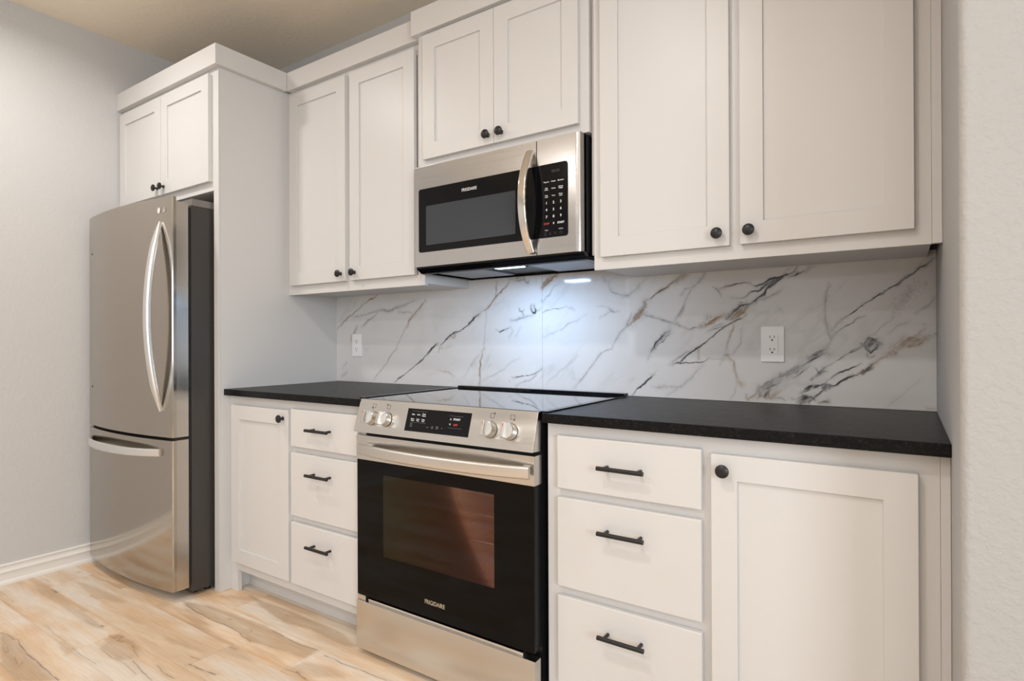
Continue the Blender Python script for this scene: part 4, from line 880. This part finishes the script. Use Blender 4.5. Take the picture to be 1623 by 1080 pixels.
for i, s in enumerate(['Bake', 'Broil', 'Keep\nWarm']): it.append((s, 0.0062, on_panel(0.272 + i * 0.024, 0.040, 0.0018), tilt, 1.1, 0.0001))
for i, s in enumerate(['Steam\nClean', 'Cook\nTime', 'Delay\nStart']): it.append((s, 0.0055, on_panel(0.272 + i * 0.024, 0.058, 0.0018), tilt, 1.1, 0.0001))
it += [('START', 0.0085, on_panel(0.462, 0.045, 0.0018), tilt, 1.15, 0.0002), ('\u2227', 0.010, on_panel(0.437, 0.045, 0.0018), tilt, 1.0, 0.0002), ('\u2228', 0.010, on_panel(0.437, 0.062, 0.0018), tilt, 1.0, 0.0002)]
letters('button_lettering', it, M_whiteprint, tp)
letters('button_lettering', [('OFF', 0.0085, on_panel(0.460, 0.063, 0.0018), tilt, 1.1, 0.0002)], M_redprint, tp, 'red OFF lettering')
it = [('Door\nLock\nTimer', 0.0045, on_panel(0.270, 0.076, 0.0018), tilt, 1.1, 0.0)]
for i, s in enumerate(['\u2335', '\u2302', '\u25a1', '\u25ab']): it.append((s, 0.011, on_panel(0.344 + i * 0.021, 0.078, 0.0018), tilt, 1.0, 0.0002))
letters('button_lettering', it, M_greyprint, tp, 'dim grey lower lettering')
for (xa, xb, d) in ((0.265, 0.333, 0.0285), (0.265, 0.333, 0.0665), (0.430, 0.487, 0.034), (0.430, 0.487, 0.073)):
    b = nb(); slope_box(b, xa, xb, d, d + 0.0005, 0.0014, 0.0016); obj('divider_line', b, M_greyprint, tp, False)
for x, dot in ((0.076, (-1, 1)), (0.148, (-1, -1)), (0.597, (1, -1)), (0.672, (1, 1))):
    c0 = on_panel(x, 0.066)
    b = nb(); lathe(b, [(0.0255, 0.0002), (0.0255, 0.003), (0.0245, 0.004), (0.0235, 0.020), (0.0215, 0.0235), (0.002, 0.024)], c0, nrm, 36)
    kb = obj('knob', b, M_knobsteel, t, origin=c0, label='round stainless burner knob')
    b = nb(); lathe(b, [(0.0262, 0.0001), (0.0262, 0.0022), (0.0250, 0.0028)], c0, nrm, 36); obj('knob_collar', b, M_black, kb, origin=c0)
    b = nb(); slope_box(b, x - 0.0065, x + 0.0065, 0.066 - 0.0215, 0.066 + 0.0235, 0.020, 0.046, 0.0022); obj('grip', b, M_knobsteel, kb)
    b = nb(); slope_box(b, x - 0.001, x + 0.001, 0.047, 0.0575, 0.0461, 0.0464); obj('pointer_mark', b, M_redprint, kb, False, label='short red pointer mark')
    b = nb(); s = 0.0075; dd = 0.022
    for (xa, xb, da, db) in ((x - s, x + s, dd - s, dd - s + 0.001), (x - s, x + s, dd + s - 0.001, dd + s), (x - s, x - s + 0.001, dd - s, dd + s), (x + s - 0.001, x + s, dd - s, dd + s)): slope_box(b, xa, xb, da, db, 0.0001, 0.0003)
    slope_box(b, x + dot[0] * s - 0.0022, x + dot[0] * s + 0.0022, dd + dot[1] * s - 0.0022, dd + dot[1] * s + 0.0022, 0.0001, 0.0003)
    slope_box(b, x - 0.001, x + 0.001, dd + 0.013, dd + 0.015, 0.0001, 0.0003)
    obj('burner_symbol', b, M_blackprint, cp, False, label='printed burner position symbol')
# cooktop
b = nb(); box(b, RX0 + 0.002, RX1 + 0.004, -0.6330, -0.060, 0.9136, 0.9170, 0.001); ct = obj('cooktop', b, M_cooktop, t, label='black ceramic glass cooktop')
b = nb(); box(b, -0.0110, RX0 + 0.0019, -0.6330, -0.0525, 0.9137, 0.9205, 0.0015); box(b, RX1 + 0.0042, 0.7870, -0.6300, -0.0525, 0.9137, 0.9178, 0.0010)
prism(b, [(-0.0700, 0.9172), (-0.0300, 0.9172), (-0.0300, 0.9265), (-0.0640, 0.9265)], 'x', -0.0108, 0.7868, 0.0012); obj('trim', b, M_glassblack, ct, label='raised black rim around the cooktop')
# oven door
YD = -0.660
b = nb(); ring(b, RX0 + 0.004, RX1 - 0.002, 0.213, 0.700, 0.137, 0.615, 0.371, 0.657, YD, YD + 0.010, 0.0012)
dr = obj('oven_door', b, M_ovenglass, t, origin=(0.38, YD, 0.213))
b = nb(); ring(b, RX0 + 0.006, RX1 - 0.004, 0.215, 0.785, 0.165, 0.602, 0.395, 0.636, YD + 0.022, YD + 0.043); box(b, RX0 + 0.006, 0.10, YD + 0.0103, YD + 0.0218, 0.215, 0.785); box(b, 0.65, RX1 - 0.004, YD + 0.0103, YD + 0.0218, 0.215, 0.785)
obj('inner_frame', b, M_black, dr, False)
b = nb(); ring(b, 0.120, 0.634, 0.355, 0.673, 0.150, 0.606, 0.384, 0.645, YD + 0.0106, YD + 0.0216); obj('window_liner', b, M_wintrim, dr, False)
b = nb(); box(b, 0.1372, 0.6148, YD + 0.0004, YD + 0.004, 0.3712, 0.6568); obj('window', b, M_ovenwin, dr, False, label='tinted see-through oven window')
b = nb(); box(b, RX0 + 0.001, RX1 + 0.001, YD - 0.0015, YD + 0.0415, 0.7004, 0.7885, 0.0025); obj('top_rail', b, M_steel, dr, label='brushed stainless rail above the oven glass')
# arched handle
pa = []; se = []
for i in range(33):
    s = i / 32; x = 0.044 + 0.713 * s; e = abs(2 * s - 1)
    y = YD - 0.024 - 0.040 * (1 - e ** 2.2)
    w = 0.038; th = 0.020 - 0.003 * e
    dy = 0.040 * 2.2 * (e ** 1.2) * 2 * (1 if s > 0.5 else -1) / 0.742
    n_ = Vector((-dy, 1, 0)).normalized()
    pa.append((x, y, 0.7445)); se.append(sect(w, th, (0, 0, 1), n_, 0.45))
b = nb(); sweep(b, pa, se)
for x in (0.062, 0.728): box(b, x - 0.014, x + 0.014, YD - 0.026, YD - 0.0016, 0.732, 0.757, 0.004)
obj('handle', b, M_handleh, dr, label='wide arched satin metal handle')
letters('brand_lettering', [('FRIGIDAIRE', 0.0200, (0.3750, YD - 0.0003, 0.2640), math.pi / 2, 0.86, 0.0001)], M_goldprint, dr, 'small silver FRIGIDAIRE lettering')
# storage drawer
b = nb(); box(b, RX0 + 0.0005, RX1 + 0.003, YD - 0.003, YD + 0.030, 0.020, 0.193, 0.0025); dw = obj('storage_drawer', b, M_steel, t, label='plain stainless storage drawer')
b = nb(); prism(b, [(YD + 0.006, 0.1935), (YD + 0.006, 0.2020), (YD + 0.013, 0.2065), (YD + 0.026, 0.2065), (YD + 0.026, 0.1935)], 'x', 0.055, 0.715, 0.001); obj('lip', b, M_chrome, dw, label='polished finger lip along the drawer top')
b = nb(); box(b, RX0 + 0.002, 0.045, YD + 0.002, YD + 0.028, 0.1935, 0.2115, 0.001); obj('end_cap', b, M_steel, dw)
for x in (0.048, 0.713):
    for y in (-0.612, -0.10):
        b = nb(); cyl(b, (x, y, 0.0005), (x, y, 0.012), 0.017, seg=20); cyl(b, (x, y, 0.012), (x, y, 0.0298), 0.008, seg=16); obj('foot', b, M_black, t)

# ------------------------------------------------------------------ microwave
YW = -0.372
t = thing('microwave', 'stainless over-the-range microwave with black window and keypad', 'microwave', (0.39, -0.2, 1.41))
b = nb(); box(b, 0.024, 0.7640, -0.345, -0.0097, 1.4085, 1.8225); obj('body', b, M_black, t, False)
# rounded right end: door + control column share the same front profile in x,y
def front(x0, x1, rr, z0, z1, name, parent, material):
    pts = [(x0, YW + 0.026), (x0, YW + 0.0015), (x0 + 0.0015, YW)]
    if rr:
        for i in range(9):
            a = i / 8 * math.pi / 2; pts.append((x1 - 0.020 + 0.020 * math.sin(a), YW + 0.014 - 0.014 * math.cos(a)))
        pts.append((x1, YW + 0.026))
    else: pts += [(x1, YW), (x1, YW + 0.026)]
    b = nb(); prism(b, pts, 'z', z0, z1, 0.001); return obj(name, b, material, parent)
ZB, ZT = 1.4215, 1.8205
door = front(0.0185, 0.5940, False, ZB, ZT, 'door', t, M_steelmw)
panel = front(0.5958, 0.7660, True, ZB, ZT, 'control_column', t, M_steelmw)
b = nb()
prism(b, [(0.7662, -0.344), (0.7662, -0.332), (0.7725, -0.322), (0.7730, -0.300), (0.7690, -0.280), (0.7662, -0.270)], 'z', 1.4215, 1.8150); obj('side_grille', b, M_black, t)
def rrect(x0, x1, z0, z1, r, corners):
    pts = []
    for k, (cx, cz, a0) in enumerate(((x1 - r, z1 - r, 0), (x0 + r, z1 - r, 90), (x0 + r, z0 + r, 180), (x1 - r, z0 + r, 270))):
        if corners[k]:
            for i in range(6): a = math.radians(a0 + 90 * i / 5); pts.append((cx + r * math.cos(a), cz + r * math.sin(a)))
        else: pts.append((x1 if a0 in (0, 270) else x0, z1 if a0 in (0, 90) else z0))
    return pts
b = nb(); prism(b, rrect(0.0440, 0.5938, 1.4785, 1.7300, 0.010, (0, 1, 1, 0)), 'y', YW - 0.0022, YW - 0.0002); gd = obj('door_glass', b, M_glassblack, door, label='black door glass')
b = nb(); prism(b, rrect(0.0840, 0.5080, 1.5050, 1.6600, 0.004, (1, 1, 1, 1)), 'y', YW - 0.0027, YW - 0.0023); obj('window', b, M_mwwin, door, False, label='grey perforated viewing window')
letters('brand_lettering', [('FRIGIDAIRE', 0.0165, (0.3000, YW - 0.0025, 1.6960), math.pi / 2, 0.86, 0.00008)], M_whiteprint, door, 'small white FRIGIDAIRE lettering')
pa = []; se = []
for i in range(33):
    s = i / 32; z = 1.4340 + 0.348 * s; e = abs(2 * s - 1); y = YW - 0.007 - 0.054 * (1 - e ** 2.2)
    dy = 0.050 * 2.2 * (e ** 1.2) * 2 * (1 if s > 0.5 else -1) / 0.348
    n_ = Vector((0, 1, -dy)).normalized(); pa.append((0.5740, y, z)); se.append(sect(0.031 - 0.003 * e ** 3, 0.015 + 0.004 * e, (1, 0, 0), n_, 0.3))
b = nb(); sweep(b, pa, se)
obj('handle', b, M_chrome, door, label='bowed polished metal handle')
b = nb(); prism(b, rrect(0.5960, 0.7180, 1.4785, 1.7300, 0.010, (1, 0, 0, 1)), 'y', YW - 0.0022, YW - 0.0002); kp = obj('keypad', b, M_glassblack, t, label='black keypad panel')
yk = YW - 0.0025; it = []
kx = (0.636, 0.664, 0.692)
def row(z, ss, size, bd=0.0): 
    for x, s in zip(kx, ss):
        if s: it.append((s, size, (x, yk, z), math.pi / 2, 1.0, bd))
row(1.6690, ('Popcorn', 'Potato', 'Beverage'), 0.0062, 0.00012); row(1.6450, ('Melt\nSoften', 'Reheat', 'Defrost\nWeight'), 0.0056, 0.00012); row(1.6200, ('Time\nCook', 'Timer', 'Power\nLevel'), 0.0056, 0.00012)
row(1.5965, '123', 0.0120, 0.0003); row(1.5730, '456', 0.0120, 0.0003); row(1.5490, '789', 0.0120, 0.0003); row(1.5255, (None, '0', 'START'), 0.0090, 0.0003)
it += [('Clock', 0.0056, (kx[0], yk, 1.5035)), ('+30 Sec', 0.0056, (kx[2], yk, 1.5045))]
letters('keypad_lettering', it, M_whiteprint, kp)
letters('keypad_lettering', [('STOP', 0.0090, (kx[0], yk, 1.5255), math.pi / 2, 1.0, 0.0002)], M_redprint, kp, 'red STOP lettering')
letters('keypad_lettering', [('\u25cb', 0.014, (0.632, yk, 1.490)), ('\u25d7', 0.010, (0.650, yk, 1.490)), ('\u25bd', 0.010, (0.670, yk, 1.490)), ('\u25cb', 0.013, (0.692, yk, 1.490)), ('88:88', 0.014, (0.672, yk, 1.7030))], mat('dim_print', (0.035, 0.037, 0.04), 0.5), kp, 'dim grey symbols and unlit display')
# underside
b = nb(); prism(b, [(YW + 0.004, 1.4213), (YW + 0.004, 1.4150), (YW + 0.030, 1.3990), (-0.325, 1.3960), (-0.325, 1.4083), (-0.345, 1.4213)], 'x', 0.0260, 0.7740, 0.001)
prism(b, [(-0.0300, 1.4083), (-0.0300, 1.3990), (-0.0120, 1.3990), (-0.0120, 1.4083)], 'x', 0.0260, 0.7740)
box(b, 0.0260, 0.050, -0.3248, -0.0302, 1.3975, 1.4083); box(b, 0.740, 0.7740, -0.3248, -0.0302, 1.3975, 1.4083); obj('bottom_tray', b, M_glassblack, t, label='glossy black underside rim')
for x0, x1 in ((0.075, 0.300), (0.510, 0.730)):
    b = nb(); box(b, x0, x1, -0.290, -0.070, 1.4010, 1.4083, 0.001); obj('grease_filter', b, M_filter, t)
b = nb(); box(b, 0.345, 0.480, -0.312, -0.245, 1.4040, 1.4083, 0.001); obj('lamp_housing', b, M_black, t)
b = nb(); box(b, 0.358, 0.478, -0.308, -0.262, 1.4005, 1.4038, 0.001); obj('lamp_lens', b, M_lamp, t, label='glowing bluish cooktop light')

# ------------------------------------------------------------------ refrigerator
t = thing('refrigerator', 'stainless steel bottom-freezer refrigerator in the alcove beside the left wall', 'refrigerator', (-1.38, -0.42, 0))
FX0, FX1 = -1.800, -0.960
b = nb(); box(b, FX0 + 0.004, FX1 - 0.0015, -0.7530, -0.060, 0.020, 1.7300, 0.003); obj('body', b, M_dark, t)
b = nb(); box(b, FX0 + 0.004, FX1 - 0.0005, -0.7500, -0.062, 1.7303, 1.7620, 0.003); obj('top_cover', b, M_gunmetal, t, label='grey plastic top cover')
YE, BU = -0.834, 0.036
def fy(x): return YE - BU * (1 - ((x + 1.38) / 0.42) ** 2)
def fdoor(name, z0, z1, lip, label):
    n = 28; fr = []
    for i in range(n + 1): x = FX0 + (FX1 - FX0) * i / n; fr.append((x, fy(x)))
    b = nb(); prism(b, [(FX0 + 0.001, -0.7665), (FX0 + 0.001, YE + 0.017)] + [(min(max(x, FX0 + 0.001), FX1 - 0.001), y + 0.017) for x, y in fr] + [(FX1 - 0.001, YE + 0.017), (FX1 - 0.001, -0.7665)][:1] + [(FX1 - 0.001, -0.7665)], 'z', z0, z1 - lip)
    bmesh.ops.remove_doubles(b, verts=b.verts, dist=1e-5)
    core = obj(name, b, M_steelside, t, origin=(-1.38, -0.80, z0), label=label)
    b = nb(); fr2 = [(FX0 + 0.004, YE - 0.0025)] + [(FX0 + 0.004 + (FX1 - FX0 - 0.008) * i / n, fy(FX0 + 0.004 + (FX1 - FX0 - 0.008) * i / n)) for i in range(n + 1)] 
    out = [(FX0, YE + 0.0168), (FX0, YE + 0.004)] + fr2[1:] + [(FX1, YE + 0.004), (FX1, YE + 0.0168)]
    inn = [(x, y + 0.0166) for x, y in fr[::-1][1:-1]]
    prism(b, out + inn, 'z', z0, z1, 0.0015); obj('front_skin', b, M_steelv, core, label='gently bowed stainless face')
    return core
up = fdoor('refrigerator_door', 0.712, 1.757, 0.019, 'tall upper door with a bowed handle')
lo = fdoor('freezer_drawer', 0.046, 0.699, 0.0, 'lower freezer drawer with a horizontal handle')
b = nb(); box(b, FX0 + 0.01, FX1 - 0.006, -0.7664, -0.7532, 0.06, 1.72); box(b, FX0 + 0.01, FX1 - 0.006, -0.820, -0.7668, 0.7000, 0.7112); obj('gasket', b, M_gap, t, False)
# upper handle
HX = -1.030; pa = []; se = []; y0 = fy(HX)
for i in range(41):
    s = i / 40; z = 0.826 + 0.824 * s; e = abs(2 * s - 1); y = y0 - 0.006 - 0.054 * (1 - e ** 2)
    dy = 0.058 * 2 * e * 2 * (1 if s > 0.5 else -1) / 0.824
    k = 1 - max(0, (e - 0.72) / 0.28) ** 1.6 * 0.8
    n_ = Vector((0, 1, -dy)).normalized(); pa.append((HX, y + 0.004 * (1 - k), z)); se.append(sect(0.036 * k, 0.024 * (0.55 + 0.45 * k), (1, 0, 0), n_, 0.4))
b = nb(); sweep(b, pa, se)
obj('handle', b, M_handle, up, label='long vertical bow-shaped satin handle')
pa = []; se = []
for i in range(37):
    s = i / 36; x = -1.735 + 0.700 * s; e = abs(2 * s - 1); y = fy(x) - 0.0055 - 0.048 * (1 - e ** 3)
    dy = ((fy(x + 0.01) - fy(x - 0.01)) / 0.02) + 0.042 * 3 * e ** 2 * 2 * (1 if s > 0.5 else -1) / 0.700
    n_ = Vector((-dy, 1, 0)).normalized(); pa.append((x, y, 0.6445)); se.append(sect(0.037 - 0.004 * e, 0.014, (0, 0, 1), n_, 0.4))
b = nb(); sweep(b, pa, se)
obj('handle', b, M_handle, lo, label='horizontal bow-shaped satin handle')
# round logo and letters near the top right of the door
lx, lz = -1.0350, 1.7010; yl = fy(lx) - 0.0012
b = nb(); lathe(b, [(0.0125, 0), (0.0125, 0.0010), (0.0115, 0.0013)], (lx - 0.012, fy(lx - 0.012) - 0.0001, lz), (0, -1, 0), 32)
obj('logo', b, mat('pale_logo_print', (0.75, 0.73, 0.70), 0.4), up, label='small round pale logo')
letters('brand_lettering', [('LG', 0.0240, (lx + 0.022, fy(lx + 0.022) - 0.0012, lz), math.pi / 2, 0.95, 0.0003)], bpy.data.materials['pale_logo_print'], up, 'pale LG lettering')
for z in (0.905, 1.570):
    b = nb(); lathe(b, [(0.0045, 0), (0.0045, 0.0012), (0.003, 0.002)], (-1.738, fy(-1.738), z), (0, -1, 0), 20); obj('hole_plug', b, M_black, up, label='small dark plug on the door face')
b = nb(); box(b, FX0 + 0.03, FX1 - 0.03, -0.735, -0.715, 0.004, 0.0195); obj('base_grille', b, M_black, t, False)
for x in (-1.74, -1.000):
    b = nb(); cyl(b, (x, -0.665, 0.0005), (x, -0.665, 0.0198), 0.016, seg=20); obj('foot', b, M_black, t)
    b = nb(); cyl(b, (x, -0.11, 0.0005), (x, -0.11, 0.0198), 0.016, seg=20); obj('foot', b, M_black, t)

# ------------------------------------------------------------------ outlets
def outlet(cx, cz, label, w=0.0716, h=0.1175, test=True):
    t = thing('wall_outlet', label, 'outlet', (cx, -0.0092, cz))
    b = nb(); box(b, cx - w / 2, cx + w / 2, -0.0145, -0.0092, cz - h / 2, cz + h / 2, 0.0018); obj('cover_plate', b, M_white, t)
    b = nb(); box(b, cx - 0.0168, cx + 0.0168, -0.0168, -0.0146, cz - 0.0335, cz + 0.0335, 0.0012); f = obj('receptacle', b, M_white, t)
    for s in (-1, 1):
        zz = cz + s * 0.0205
        for xx in (cx - 0.0065, cx + 0.0065):
            b = nb(); box(b, xx - 0.001, xx + 0.001, -0.0171, -0.01685, zz, zz + 0.008); obj('slot', b, M_blackprint, f, False)
        b = nb(); cyl(b, (cx, -0.0171, zz - 0.0065), (cx, -0.01685, zz - 0.0065), 0.0028, seg=14); obj('ground_hole', b, M_blackprint, f, False)
        b = nb(); box(b, cx - 0.007, cx + 0.007, -0.0174, -0.0169, cz + s * 0.0022 - 0.0013, cz + s * 0.0022 + 0.0013, 0.0001); obj('test_button', b, M_white, f)
        b = nb(); cyl(b, (cx, -0.0150, cz + s * 0.0485), (cx, -0.0145, cz + s * 0.0485), 0.0028, seg=14); obj('screw', b, M_white, t)
    if test:
        b = nb(); cyl(b, (cx + 0.012, -0.0172, cz - 0.028), (cx + 0.012, -0.0169, cz - 0.028), 0.0012, seg=12); obj('indicator', b, M_led, f, label='tiny green indicator light')
outlet(1.2893, 1.1105, 'white outlet with a green indicator on the backsplash above the right countertop')
outlet(-0.7340, 1.1065, 'white outlet on the backsplash above the left countertop, close to the tall end panel', test=False)
